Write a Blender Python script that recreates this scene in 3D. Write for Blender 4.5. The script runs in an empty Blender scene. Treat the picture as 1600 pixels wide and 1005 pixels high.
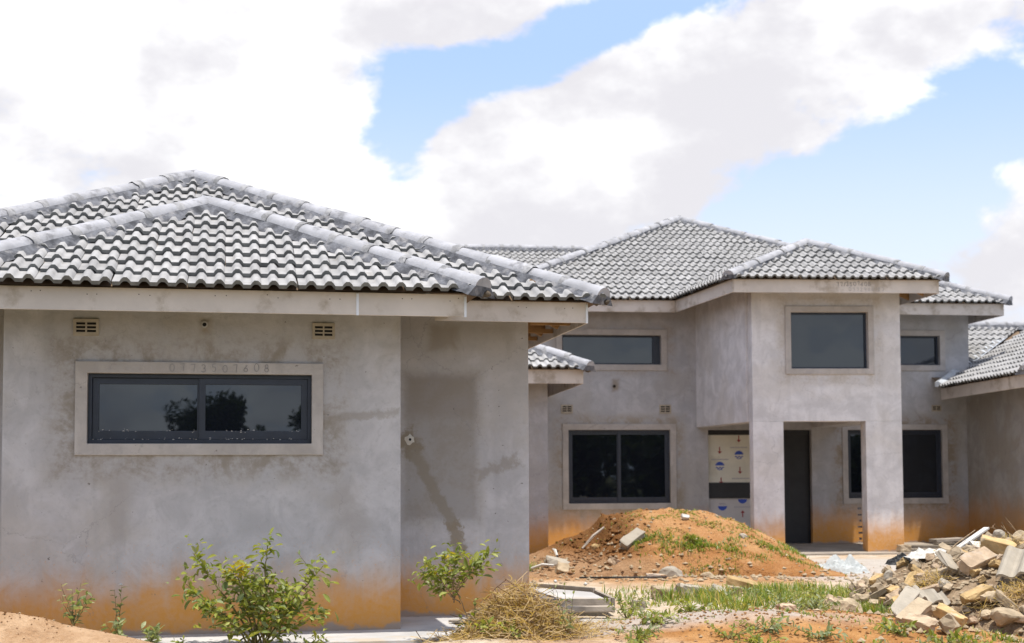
import bpy, bmesh, math, random
from mathutils import Vector, Matrix, noise as mnoise
rnd = random.Random(11)
S = bpy.context.scene
COL = S.collection
R = math.radians

# ------------------------------------------------------------------ camera
TILT, ROLL, EYE = R(3.2), 0.0045, 1.27
fwd = Vector((0, math.cos(TILT), math.sin(TILT)))
r0 = Vector((1, 0, 0)); u0 = r0.cross(fwd)
cr, sr = math.cos(ROLL), math.sin(ROLL)
rgt = cr * r0 - sr * u0; upv = sr * r0 + cr * u0
cam_d = bpy.data.cameras.new('camera'); cam = bpy.data.objects.new('camera', cam_d); COL.objects.link(cam)
mw = Matrix.Identity(4)
for i in range(3):
    mw[i][0], mw[i][1], mw[i][2] = rgt[i], upv[i], -fwd[i]
mw[2][3] = EYE
cam.matrix_world = mw
cam_d.lens = 50; cam_d.sensor_width = 36; cam_d.shift_y = 0.0739
cam_d.clip_start = 0.1; cam_d.clip_end = 3000
cam_d.dof.use_dof = True; cam_d.dof.focus_distance = 11.7; cam_d.dof.aperture_fstop = 2.4
S.camera = cam

# ------------------------------------------------------------------ node helper
class G:
    def __init__(s, tree): s.t = tree; tree.nodes.clear()
    def put(s, sock, v):
        if isinstance(v, bpy.types.NodeSocket): s.t.links.new(v, sock)
        elif isinstance(v, (tuple, list)) and len(v) == 3 and sock.type == 'RGBA': sock.default_value = (*v, 1)
        else: sock.default_value = v
    def n(s, typ, ins=None, **props):
        nd = s.t.nodes.new(typ)
        for k, v in props.items(): setattr(nd, k, v)
        for k, v in (ins or {}).items(): s.put(nd.inputs[k], v)
        return nd
    def m(s, op, a, b=0.0, c=None, clamp=False):
        nd = s.t.nodes.new('ShaderNodeMath'); nd.operation = op; nd.use_clamp = clamp
        s.put(nd.inputs[0], a); s.put(nd.inputs[1], b)
        if c is not None: s.put(nd.inputs[2], c)
        return nd.outputs[0]
    def mix(s, f, a, b, typ='MIX'):
        nd = s.t.nodes.new('ShaderNodeMix'); nd.data_type = 'RGBA'; nd.blend_type = typ
        s.put(nd.inputs[0], f); s.put(nd.inputs[6], a); s.put(nd.inputs[7], b)
        return nd.outputs[2]
    def ss(s, v, lo, hi):            # smoothstep lo->hi (lo may exceed hi)
        nd = s.t.nodes.new('ShaderNodeMapRange'); nd.interpolation_type = 'SMOOTHSTEP'
        if lo > hi:
            s.put(nd.inputs[0], v)
            for i, x in zip((1, 2, 3, 4), (hi, lo, 1.0, 0.0)): nd.inputs[i].default_value = x
        else:
            s.put(nd.inputs[0], v)
            for i, x in zip((1, 2, 3, 4), (lo, hi, 0.0, 1.0)): nd.inputs[i].default_value = x
        return nd.outputs[0]
    def noise(s, vec, scale, detail=4, rough=0.55, dist=0.0):
        nd = s.n('ShaderNodeTexNoise', {'Scale': scale, 'Detail': detail, 'Roughness': rough, 'Distortion': dist})
        s.put(nd.inputs['Vector'], vec)
        return nd.outputs['Fac']

# ------------------------------------------------------------------ sky and sun
SUN_EL, SUN_AZ = R(80), R(150)          # azimuth measured from +y (behind the houses) towards +x
W = bpy.data.worlds.new('World'); S.world = W; W.use_nodes = True
g = G(W.node_tree)
d = g.n('ShaderNodeTexCoord').outputs['Generated']
sx = g.n('ShaderNodeSeparateXYZ', {0: d})
az = g.m('ARCTAN2', sx.outputs[0], sx.outputs[1])
el = g.m('ARCSINE', sx.outputs[2])
sky = g.n('ShaderNodeTexSky', sky_type='NISHITA', sun_disc=False, sun_elevation=SUN_EL, sun_rotation=SUN_AZ,
          air_density=1.0, dust_density=1.4, ozone_density=1.3)
# cloud field: fractal noise plus a few broad banks and gaps
d2 = g.n('ShaderNodeVectorMath', {0: d, 1: (1.0, 1.0, 1.7)}, operation='MULTIPLY').outputs[0]
f1 = g.noise(d2, 3.1, 2, 0.5)
f2 = g.noise(d2, 10.0, 12, 0.60, 0.15)
field = g.m('ADD', g.m('MULTIPLY', f1, 0.55), g.m('MULTIPLY_ADD', f2, 1.15, -.315))
K = 2222.0
banks = [(180, 150, 420, 200, 0, .17), (20, 165, 120, 90, 0, .14), (150, 20, 260, 60, 0, .08), (700, 15, 170, 45, 0, .17), (440, 90, 170, 90, 0, .15), (330, 320, 260, 110, 0, .12), (480, 215, 60, 70, 0, .10),
         (770, 290, 110, 110, 0, .17), (930, 190, 180, 75, .32, .18), (1180, 110, 230, 80, .32, .20), (1470, 60, 240, 85, .2, .20), (1320, 40, 150, 60, .2, .1),
         (1040, 260, 300, 85, .2, .15), (830, 350, 220, 60, 0, .14), (1580, 310, 45, 32, 0, .24), (1550, 440, 80, 55, 0, .26), (1600, 140, 120, 40, 0, .10),
         (1020, 15, 110, 34, .35, -.28), (925, 62, 75, 36, .4, -.28), (800, 118, 100, 42, .3, -.28), (690, 152, 90, 52, .45, -.28), (618, 205, 58, 60, .3, -.28), (640, 290, 60, 40, .3, -.10),
         (1210, 352, 150, 45, .15, -.26), (1350, 300, 150, 55, .3, -.28), (1460, 250, 130, 55, .3, -.28), (1560, 222, 90, 34, .1, -.26), (1430, 370, 130, 60, 0, -.24), (1330, 420, 200, 50, 0, -.2),
         (1440, 108, 26, 22, .8, -.14)]
for px, py, rx, ry, rot, amp in banks:
    ca, ce = (px - 800) / K, (745 - py) / K
    dx = g.m('SUBTRACT', az, ca); dy = g.m('SUBTRACT', el, ce)
    c_, s_ = math.cos(rot), math.sin(rot)
    a_ = g.m('ADD', g.m('MULTIPLY', dx, c_ * K / rx), g.m('MULTIPLY', dy, s_ * K / rx))
    b_ = g.m('ADD', g.m('MULTIPLY', dx, -s_ * K / ry), g.m('MULTIPLY', dy, c_ * K / ry))
    q = g.m('ADD', g.m('MULTIPLY', a_, a_), g.m('MULTIPLY', b_, b_))
    e_ = g.m('EXPONENT', g.m('MULTIPLY', q, -0.7))
    field = g.m('MULTIPLY_ADD', e_, amp, field)
mask = g.ss(field, .45, .61)
body = g.noise(d2, 5.5, 6, 0.55)
cl = g.mix(g.ss(g.m('ADD', body, g.m('MULTIPLY', g.m('SUBTRACT', f2, .5), .35)), .40, .615), (3.8, 3.75, 3.95), (5.5, 5.5, 5.5))
blue = g.mix(.75, sky.outputs[0], (2.35, 3.25, 5.5))
# paler towards the horizon
blue = g.mix(g.m('MULTIPLY', g.ss(el, .30, .10), .95), blue, (3.95, 4.35, 5.0))
final = g.mix(mask, blue, cl)
bg = g.n('ShaderNodeBackground', {'Color': final, 'Strength': 0.105})
g.n('ShaderNodeOutputWorld', {0: bg.outputs[0]})

sun_d = bpy.data.lights.new('sun', 'SUN'); sun = bpy.data.objects.new('sun', sun_d); COL.objects.link(sun)
sun_d.energy = 2.7; sun_d.angle = R(0.53); sun_d.color = (1.0, 0.95, 0.87)
sd = Vector((math.sin(SUN_AZ) * math.cos(SUN_EL), math.cos(SUN_AZ) * math.cos(SUN_EL), math.sin(SUN_EL)))
sun.rotation_euler = sd.to_track_quat('Z', 'Y').to_euler()
S.view_settings.view_transform = 'Standard'; S.view_settings.look = 'None'
S.view_settings.exposure = 1.08; S.view_settings.gamma = 1.0; S.view_settings.use_curve_mapping = False

# ------------------------------------------------------------------ materials
def newmat(name):
    m = bpy.data.materials.new(name); m.use_nodes = True
    return m, G(m.node_tree)
def finish(g, col, rough=.85, bump=None, bstr=.3, bdist=.01, spec=.3, **extra):
    b = g.n('ShaderNodeBsdfPrincipled', {'Base Color': col, 'Roughness': rough, 'Specular IOR Level': spec})
    for k, v in extra.items(): g.put(b.inputs[k.replace('_', ' ')], v)
    if bump is not None:
        bn = g.n('ShaderNodeBump', {'Height': bump, 'Strength': bstr, 'Distance': bdist})
        g.put(b.inputs['Normal'], bn.outputs[0])
    g.n('ShaderNodeOutputMaterial', {0: b.outputs[0]})

def plaster(name, base=(.490, .480, .488), splash=.55, stains=(), seed=0.0, amp=1.0, brown=.55):
    m, g = newmat(name)
    tc = g.n('ShaderNodeTexCoord').outputs['Object']
    v = g.n('ShaderNodeVectorMath', {0: tc, 1: (seed, seed * .7, seed * .3)}, operation='ADD').outputs[0]
    xyz = g.n('ShaderNodeSeparateXYZ', {0: tc}); X, Z = xyz.outputs[0], xyz.outputs[2]
    big = g.noise(v, .95, 5, .6, .4); mid = g.noise(v, 3.2, 8, .62, .6); fine = g.noise(v, 26, 5, .6); grit = g.noise(v, 240, 2, .6)
    col = g.mix(g.ss(mid, .34, .68), tuple(c * .84 for c in base), tuple(c * 1.08 for c in base))
    col = g.mix(g.m('MULTIPLY', g.ss(big, .47, .63), brown), col, (base[0] * .84, base[1] * .79, base[2] * .70))
    # vertical trowel and water streaks
    vs = g.n('ShaderNodeVectorMath', {0: v, 1: (7.0, 7.0, .55)}, operation='MULTIPLY').outputs[0]
    st = g.noise(vs, 1.0, 6, .6, .3)
    col = g.mix(g.m('MULTIPLY', g.ss(st, .50, .72), .30), col, tuple(c * .70 for c in base))
    col = g.mix(g.m('MULTIPLY', g.ss(fine, .52, .72), .34), col, tuple(c * .68 for c in base))
    for s in stains:
        if s[0] == 'box':
            _, cx, cz, hx, hz, soft, c, k = s
            ax = g.m('SUBTRACT', g.m('ABSOLUTE', g.m('SUBTRACT', X, cx)), hx)
            azz = g.m('SUBTRACT', g.m('ABSOLUTE', g.m('SUBTRACT', Z, cz)), hz)
            dd = g.m('MAXIMUM', ax, azz)
            dd = g.m('ADD', dd, g.m('MULTIPLY', g.m('SUBTRACT', mid, .5), soft * 2.2))
            f = g.ss(dd, soft, -soft * .3)
        elif s[0] == 'halo':
            _, cx, cz, hx, hz, soft, c, k = s
            ax = g.m('SUBTRACT', g.m('ABSOLUTE', g.m('SUBTRACT', X, cx)), hx)
            azz = g.m('SUBTRACT', g.m('ABSOLUTE', g.m('SUBTRACT', Z, cz)), hz)
            dd = g.m('MAXIMUM', ax, azz)
            f = g.m('MULTIPLY', g.ss(dd, soft, soft * .15), g.ss(g.m('ADD', g.m('MULTIPLY', mid, .85), g.m('MULTIPLY', fine, .22)), .41, .66))
        elif s[0] == 'line':
            _, x0, z0, x1, z1, w, soft, c, k = s
            L = math.hypot(x1 - x0, z1 - z0); tx, tz = (x1 - x0) / L, (z1 - z0) / L
            px = g.m('SUBTRACT', X, x0); pz = g.m('SUBTRACT', Z, z0)
            al = g.m('ADD', g.m('MULTIPLY', px, tx), g.m('MULTIPLY', pz, tz))
            ac = g.m('ABSOLUTE', g.m('SUBTRACT', g.m('MULTIPLY', px, -tz), g.m('MULTIPLY', pz, -tx)))
            dd = g.m('MAXIMUM', g.m('SUBTRACT', ac, w), g.m('SUBTRACT', g.m('ABSOLUTE', g.m('SUBTRACT', al, L / 2)), L / 2))
            dd = g.m('ADD', dd, g.m('MULTIPLY', g.m('SUBTRACT', g.noise(v, 13, 8, .68), .5), soft * 5.5))
            f = g.ss(dd, soft, -soft * .2)
        col = g.mix(g.m('MULTIPLY', f, k), col, c)
    # red soil splashed up the foot of the wall
    if splash > 0:
        zz = g.m('ADD', Z, g.m('MULTIPLY', g.m('SUBTRACT', big, .5), .5 * amp))
        zz = g.m('ADD', zz, g.m('MULTIPLY', g.m('SUBTRACT', mid, .5), .30))
        zz = g.m('ADD', zz, g.m('MULTIPLY', g.m('SUBTRACT', st, .5), .38))
        f = g.ss(zz, splash, .14)
        f = g.m('MULTIPLY', f, g.m('ADD', .72, g.m('MULTIPLY', fine, .45)), clamp=True)
        spk = g.m('MULTIPLY', g.ss(g.noise(v, 48, 3, .65), .60, .68), g.ss(zz, splash + .30, splash - .25))
        f = g.m('MAXIMUM', f, g.m('MULTIPLY', spk, .55))
        col = g.mix(g.m('MULTIPLY', f, .96), col, (.62, .29, .06))
        foot = g.m('ADD', Z, g.m('MULTIPLY', g.m('SUBTRACT', g.noise(v, 5, 6, .65), .5), .22))
        col = g.mix(g.m('MULTIPLY', g.ss(foot, .055, .01), .8), col, (.30, .28, .27))
    # hairline cracks
    vd_ = g.n('ShaderNodeVectorMath', {0: v, 1: g.n('ShaderNodeCombineXYZ', {0: g.m('MULTIPLY', mid, .5), 2: g.m('MULTIPLY', fine, .12)}).outputs[0]}, operation='ADD').outputs[0]
    vo = g.n('ShaderNodeTexVoronoi', {'Vector': vd_, 'Scale': 1.15}, feature='DISTANCE_TO_EDGE').outputs['Distance']
    col = g.mix(g.m('MULTIPLY', g.m('MULTIPLY', g.ss(vo, .0055, .001), g.ss(big, .46, .56)), .42), col, tuple(c * .45 for c in base))
    # knocks and specks
    sp = g.noise(v, 17, 3, .7)
    col = g.mix(g.m('MULTIPLY', g.ss(sp, .700, .745), .75), col, (.11, .095, .085))
    h = g.m('ADD', g.m('MULTIPLY', mid, 1.0), g.m('ADD', g.m('MULTIPLY', fine, .35), g.m('MULTIPLY', grit, .12)))
    finish(g, col, .92, h, .5, .014, .15)
    return m

BRN = (.255, .225, .185)
M = {}
M['plaster_front'] = plaster('plaster_front', splash=.66, seed=3.1, amp=.7, stains=[
    ('halo', -1.645, 1.845, 1.0, .39, .36, BRN, .9),
    ('box', -2.3, 1.0, .04, .22, .16, (.33, .30, .27), .35), ('box', -.42, .85, .05, .3, .16, (.33, .29, .25), .35),
    ('line', -.6, 1.76, -.02, 1.82, .02, .03, BRN, .5), ('box', -1.62, 2.52, .01, .03, .07, (.26, .21, .14), .8)])
M['plaster_recess'] = plaster('plaster_recess', splash=.60, seed=8.4, stains=[
    ('box', .49, 1.55, .31, .64, .06, (.30, .285, .27), .75), ('box', .49, 2.02, .29, .16, .10, (.27, .24, .215), .6),
    ('halo', .49, 1.55, .31, .64, .16, BRN, .55),
    ('line', .16, 1.66, .24, 1.50, .07, .05, (.235, .20, .15), .95), ('line', .23, 1.52, .62, .80, .04, .035, (.25, .22, .175), .8), ('line', .60, .84, .74, .35, .045, .04, (.26, .22, .165), .9),
    ('box', .52, 2.57, .10, .09, .08, (.30, .265, .215), .7), ('line', .85, 1.3, 1.2, 1.42, .03, .05, BRN, .55)])
M['plaster_main'] = plaster('plaster_main', base=(.445, .442, .452), splash=.85, seed=14.2, brown=.5, stains=[
    ('halo', -3.6, 1.45, 1.06, .77, .26, (.28, .235, .17), .8), ('halo', -3.7, 3.57, 1.06, .36, .2, (.29, .24, .18), .6),
    ('halo', 1.63, 1.45, 1.05, .75, .3, (.26, .21, .15), .9), ('box', -3.66, 2.92, .01, .06, .09, (.27, .225, .17), .8)])
M['plaster_porch'] = plaster('plaster_porch', base=(.645, .635, .645), splash=.72, seed=21.7, brown=.35, amp=.6, stains=[  # base lightened to stand in for extra sky light on the porch
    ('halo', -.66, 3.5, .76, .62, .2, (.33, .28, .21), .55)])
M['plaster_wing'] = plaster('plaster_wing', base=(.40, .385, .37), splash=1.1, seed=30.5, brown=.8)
M['surround'] = plaster('surround', base=(.45, .42, .395), splash=0, seed=2.2, brown=.3)

def simple(name, col, rough=.7, var=.15, scale=4.0, bump=0.0, dirt=None, spec=.3, objvar=0.0, metallic=0.0, bscale=40):
    m, g = newmat(name)
    tc = g.n('ShaderNodeTexCoord').outputs['Object']
    oi = g.n('ShaderNodeObjectInfo').outputs['Random']
    v = g.n('ShaderNodeVectorMath', {0: tc, 1: g.n('ShaderNodeCombineXYZ', {0: g.m('MULTIPLY', oi, 37.0), 1: g.m('MULTIPLY', oi, 91.0)}).outputs[0]}, operation='ADD').outputs[0]
    n1 = g.noise(v, scale, 6, .6)
    c = g.mix(g.ss(n1, .3, .7), tuple(x * (1 - var) for x in col), tuple(min(1, x * (1 + var)) for x in col))
    if dirt:
        n2 = g.noise(v, dirt[1], 7, .65)
        c = g.mix(g.m('MULTIPLY', g.ss(n2, dirt[2], dirt[2] + .14), dirt[3]), c, dirt[0])
    if objvar:
        k = g.m('ADD', 1 - objvar, g.m('MULTIPLY', oi, 2 * objvar))
        c = g.mix(1.0, c, g.n('ShaderNodeCombineXYZ', {0: k, 1: k, 2: k}).outputs[0], 'MULTIPLY')
    bn = g.noise(v, bscale, 5, .6) if bump else None
    finish(g, c, rough, bn, bump, .01, spec, Metallic=metallic)
    return m
M['tile'] = simple('tile', (.315, .309, .304), .82, .14, 5, .25, ((.22, .20, .175), 6, .56, .6), .25, .12)
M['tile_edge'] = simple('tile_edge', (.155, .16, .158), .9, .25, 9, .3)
M['cap'] = simple('cap', (.345, .345, .362), .85, .16, 5, .35, ((.17, .168, .175), 4.5, .53, .8), .25, .06)
M['mortar'] = simple('mortar', (.12, .123, .135), .95, .5, 9, 1.0, ((.30, .29, .29), 7, .52, .7), .15)
M['mortar_rough'] = simple('mortar_rough', (.10, .08, .06), .95, .5, 12, .8, None, .1)
M['joint'] = simple('joint', (.30, .297, .30), .92, .3, 9, .6, ((.15, .15, .155), 10, .52, .8), .2)
M['deck'] = simple('deck', (.16, .11, .07), .9, .2, 3)
M['fascia'] = simple('fascia', (.60, .545, .49), .75, .10, 1.6, .12, ((.36, .30, .23), 2.3, .52, .8), .25)
M['strip'] = simple('strip', (.75, .77, .80), .45, .05, 6, 0, None, .6, 0, .2)
M['wood'] = simple('wood', (.30, .17, .07), .8, .25, 6, .3)
M['frame'] = simple('frame', (.017, .024, .040), .38, .15, 8, 0, ((.09, .10, .11), 22, .66, .35), .5)
M['dark'] = simple('dark', (.012, .012, .012), .8, .1)
M['charcoal'] = simple('charcoal', (.03, .031, .033), .5, .2, 2)
M['vent'] = simple('vent', (.40, .35, .275), .8, .12, 10, .2, None, .2)
M['pencil'] = simple('pencil', (.285, .275, .27), .9, .1)
M['pencil_dark'] = simple('pencil_dark', (.10, .09, .085), .9, .2)
M['film'] = simple('film', (.70, .68, .58), .5, .06, 3, .1, ((.5, .46, .34), 2, .58, .5), .4)
M['film_grey'] = simple('film_grey', (.58, .55, .53), .5, .06, 3, .1)
M['logo_blue'] = simple('logo_blue', (.04, .09, .45), .5, .05)
M['print_grey'] = simple('print_grey', (.40, .39, .42), .5, .05)
M['arrow_red'] = simple('arrow_red', (.30, .03, .03), .5, .05)
M['concrete'] = simple('concrete', (.43, .415, .40), .9, .14, 2.2, .25, ((.44, .34, .22), 1.6, .54, .6), .2)
M['paving'] = simple('paving', (.33, .285, .235), .92, .2, 1.8, .3, ((.25, .22, .19), 2.5, .52, .7), .15)
M['plank'] = simple('plank', (.33, .285, .235), .88, .25, 3.5, .4, ((.17, .14, .11), 5, .57, .7), .15, .12)
M['plank_dark'] = simple('plank_dark', (.20, .17, .135), .88, .25, 3.5, .4, ((.10, .085, .07), 5, .55, .7), .15, .15)
M['sack'] = simple('sack', (.42, .435, .42), .6, .06, 6, .25, ((.42, .58, .52), 4, .60, .5), .3)
M['plastic_white'] = simple('plastic_white', (.54, .52, .475), .5, .06, 6, .15, ((.55, .46, .33), 8, .58, .6), .35)
M['plastic_black'] = simple('plastic_black', (.02, .02, .02), .5, .2, 6)
M['brick_ochre'] = simple('brick_ochre', (.46, .32, .155), .92, .22, 9, .7, ((.42, .38, .32), 5, .55, .7), .15, .14)
M['brick_brown'] = simple('brick_brown', (.42, .315, .215), .92, .22, 9, .7, ((.40, .37, .33), 4, .52, .7), .15, .16)
M['brick_grey'] = simple('brick_grey', (.36, .285, .195), .92, .18, 8, .7, ((.45, .33, .2), 4, .58, .6), .15, .14)
M['stone'] = simple('stone', (.40, .315, .21), .92, .2, 8, .7, ((.42, .27, .14), 5, .56, .6), .15, .15)
M['cement'] = simple('cement', (.35, .31, .25), .9, .12, 5, .4, ((.50, .40, .25), 4, .56, .6), .15, .08)
M['flashing'] = simple('flashing', (.62, .65, .68), .4, .12, 7, .2, None, .5, 0, .5)
M['twig'] = simple('twig', (.24, .17, .10), .9, .3, 10)
M['stem_green'] = simple('stem_green', (.16, .14, .05), .8, .3, 10)
M['straw'] = None

def glass_mat():
    m, g = newmat('glass')
    tc = g.n('ShaderNodeTexCoord').outputs['Object']
    wv = g.noise(tc, 1.3, 2, .5)
    sm = g.noise(tc, 5.0, 6, .6)
    b = g.n('ShaderNodeBsdfPrincipled', {'Base Color': (.008, .010, .015), 'Roughness': g.m('ADD', .015, g.m('MULTIPLY', g.ss(sm, .5, .8), .05)), 'IOR': 1.62, 'Specular IOR Level': .62, 'Specular Tint': (.80, .90, 1.0)})
    bn = g.n('ShaderNodeBump', {'Height': wv, 'Strength': .06, 'Distance': .03})
    g.put(b.inputs['Normal'], bn.outputs[0])
    g.n('ShaderNodeOutputMaterial', {0: b.outputs[0]})
    return m
M['glass'] = glass_mat()

def leafmat(name, c1, c2, c3=None):
    m, g = newmat(name)
    oi = g.n('ShaderNodeObjectInfo').outputs['Random']
    at = g.n('ShaderNodeAttribute', attribute_name='tint').outputs['Fac']
    f = g.m('FRACT', g.m('ADD', oi, at))
    c = g.mix(f, c1, c2)
    if c3: c = g.mix(g.ss(f, .75, .82), c, c3)
    df = g.n('ShaderNodeBsdfPrincipled', {'Base Color': c, 'Roughness': .45, 'Specular IOR Level': .35})
    tr = g.n('ShaderNodeBsdfTranslucent', {'Color': g.mix(1.0, c, (1.6, 1.5, .6), 'MULTIPLY')})
    mx = g.n('ShaderNodeMixShader', {0: .38, 1: df.outputs[0], 2: tr.outputs[0]})
    g.n('ShaderNodeOutputMaterial', {0: mx.outputs[0]})
    return m
M['leaf'] = leafmat('leaf', (.12, .165, .024), (.34, .36, .09))
M['leaf_yellow'] = leafmat('leaf_yellow', (.34, .29, .03), (.46, .36, .04))
M['leaf_pale'] = leafmat('leaf_pale', (.13, .18, .07), (.32, .36, .20))
M['grass'] = leafmat('grass', (.085, .15, .022), (.25, .30, .06), (.40, .33, .13))
M['grass_dry'] = leafmat('grass_dry', (.26, .29, .06), (.44, .40, .11))
M['straw'] = leafmat('straw', (.40, .285, .14), (.60, .47, .27), (.10, .055, .025))
M['treeleaf'] = leafmat('treeleaf', (.016, .028, .008), (.04, .06, .016))

# ------------------------------------------------------------------ mesh helpers
def link(name, me, mat=None, parent=None, loc=None):
    if mat is not None and not me.materials: me.materials.append(mat)
    o = bpy.data.objects.new(name, me); COL.objects.link(o)
    if parent is not None: o.parent = parent
    if loc is not None: o.location = loc
    return o
def mk(name, vs, fs, mat, parent=None, smooth=False, loc=None):
    me = bpy.data.meshes.new(name); me.from_pydata([tuple(v) for v in vs], [], fs); me.update()
    if smooth: me.polygons.foreach_set('use_smooth', [True] * len(me.polygons))
    return link(name, me, mat, parent, loc)
def tag(o, label=None, cat=None, group=None, kind=None):
    if label: o['label'] = label
    if cat: o['category'] = cat
    if group: o['group'] = group
    if kind: o['kind'] = kind
    return o
def empty(name, loc, rz=0.0):
    o = bpy.data.objects.new(name, None); COL.objects.link(o); o.location = loc; o.rotation_euler = (0, 0, rz)
    o.empty_display_size = .2
    return o
class MB:
    def __init__(s): s.v = []; s.f = []
    def add(s, vs, fs):
        k = len(s.v); s.v += [tuple(v) for v in vs]; s.f += [tuple(i + k for i in f) for f in fs]
    def box(s, x0, x1, y0, y1, z0, z1):
        s.add([(x0, y0, z0), (x1, y0, z0), (x1, y1, z0), (x0, y1, z0), (x0, y0, z1), (x1, y0, z1), (x1, y1, z1), (x0, y1, z1)],
              [(0, 3, 2, 1), (4, 5, 6, 7), (0, 1, 5, 4), (1, 2, 6, 5), (2, 3, 7, 6), (3, 0, 4, 7)])
    def prism(s, pts, z0, z1):
        n = len(pts)
        s.add([(p[0], p[1], z0) for p in pts] + [(p[0], p[1], z1) for p in pts],
              [tuple(range(n - 1, -1, -1)), tuple(range(n, 2 * n))] + [(i, (i + 1) % n, n + (i + 1) % n, n + i) for i in range(n)])
    def bar(s, a, b, w, h):
        a, b = Vector(a), Vector(b); t = (b - a).normalized()
        side = t.cross(Vector((0, 0, 1)))
        side = side.normalized() if side.length > 1e-4 else Vector((1, 0, 0))
        up = side.cross(t)
        vs = []
        for p in (a, b):
            for i, j in ((-1, -1), (1, -1), (1, 1), (-1, 1)): vs.append(p + side * (i * w / 2) + up * (j * h / 2))
        s.add(vs, [(0, 1, 2, 3), (7, 6, 5, 4), (0, 4, 5, 1), (1, 5, 6, 2), (2, 6, 7, 3), (3, 7, 4, 0)])
    def tube(s, pts, rs, n=5):
        pts = [Vector(p) for p in pts]; base = len(s.v)
        for i, p in enumerate(pts):
            t = (pts[min(i + 1, len(pts) - 1)] - pts[max(i - 1, 0)]).normalized()
            a = t.orthogonal().normalized(); b = t.cross(a)
            r = rs[i] if isinstance(rs, (list, tuple)) else rs
            for k in range(n):
                th = 2 * math.pi * k / n
                s.v.append(tuple(p + a * (r * math.cos(th)) + b * (r * math.sin(th))))
        for i in range(len(pts) - 1):
            for k in range(n):
                s.f.append((base + i * n + k, base + i * n + (k + 1) % n, base + (i + 1) * n + (k + 1) % n, base + (i + 1) * n + k))
    def wall(s, x0, x1, z0, z1, y, t, holes=()):
        """slab in the xz plane, front face at y, back at y+t, rectangular holes (x0,x1,z0,z1)"""
        xs = sorted({x0, x1, *[h[0] for h in holes], *[h[1] for h in holes]}); xs = [x for x in xs if x0 - 1e-6 <= x <= x1 + 1e-6]
        zs = sorted({z0, z1, *[h[2] for h in holes], *[h[3] for h in holes]}); zs = [z for z in zs if z0 - 1e-6 <= z <= z1 + 1e-6]
        nx, nz = len(xs) - 1, len(zs) - 1
        def solid(i, j):
            if i < 0 or j < 0 or i >= nx or j >= nz: return False
            cx, cz = (xs[i] + xs[i + 1]) / 2, (zs[j] + zs[j + 1]) / 2
            return not any(h[0] < cx < h[1] and h[2] < cz < h[3] for h in holes)
        k = len(s.v); ids = {}
        def vid(i, j, b):
            if (i, j, b) not in ids: ids[i, j, b] = len(s.v); s.v.append((xs[i], y + (t if b else 0), zs[j]))
            return ids[i, j, b]
        for i in range(nx):
            for j in range(nz):
                if not solid(i, j): continue
                a, b, c, d_ = (i, j), (i + 1, j), (i + 1, j + 1), (i, j + 1)
                s.f.append(tuple(vid(*p, 0) for p in (a, b, c, d_))); s.f.append(tuple(vid(*p, 1) for p in (d_, c, b, a)))
                for di, dj, p, q in ((-1, 0, d_, a), (1, 0, b, c), (0, -1, a, b), (0, 1, c, d_)):
                    if not solid(i + di, j + dj): s.f.append((vid(*q, 0), vid(*p, 0), vid(*p, 1), vid(*q, 1)))
    def build(s, name, mat, parent=None, smooth=False, bevel=0.0, loc=None):
        o = mk(name, s.v, s.f, mat, parent, smooth, loc)
        if bevel:
            bm = bmesh.new(); bm.from_mesh(o.data)
            bmesh.ops.recalc_face_normals(bm, faces=bm.faces)
            es = [e for e in bm.edges if len(e.link_faces) == 2 and e.calc_face_angle(0) > .6]
            bmesh.ops.bevel(bm, geom=es, offset=bevel, segments=2, affect='EDGES', profile=.6)
            bm.to_mesh(o.data); bm.free()
        return o

# ------------------------------------------------------------------ roof tiles
TW, GAUGE, TL = .285, .292, .345
def profile(x):
    p = x % (TW / 2) / (TW / 2)
    if p < .40: return 0.0
    q = (p - .40) / .60
    return .040 * math.sin(math.pi * q) ** .85
XS = []
for k in range(2): XS += [k * TW / 2 + TW / 2 * q for q in (0.0, .40, .47, .60, .80, .93)]
XS.append(TW)
def tile_mesh():
    vs, fs = [], []; n = len(XS)
    for y in (0.0, TL):
        z0 = .044 if y == 0 else .006
        for x in XS: vs.append((x, y, z0 + profile(x)))
    for i in range(n - 1): fs.append((i, i + 1, n + i + 1, n + i))
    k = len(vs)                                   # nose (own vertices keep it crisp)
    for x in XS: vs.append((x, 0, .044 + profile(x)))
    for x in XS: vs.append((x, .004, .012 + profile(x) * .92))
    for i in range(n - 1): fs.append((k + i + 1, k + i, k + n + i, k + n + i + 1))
    me = bpy.data.meshes.new('tile'); me.from_pydata(vs, [], fs); me.update()
    sm = [True] * (n - 1) + [False] * (n - 1); me.polygons.foreach_set('use_smooth', sm)
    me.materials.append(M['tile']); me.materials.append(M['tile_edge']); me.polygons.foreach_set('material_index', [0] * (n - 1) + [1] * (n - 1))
    return me
TILE = tile_mesh()
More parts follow.
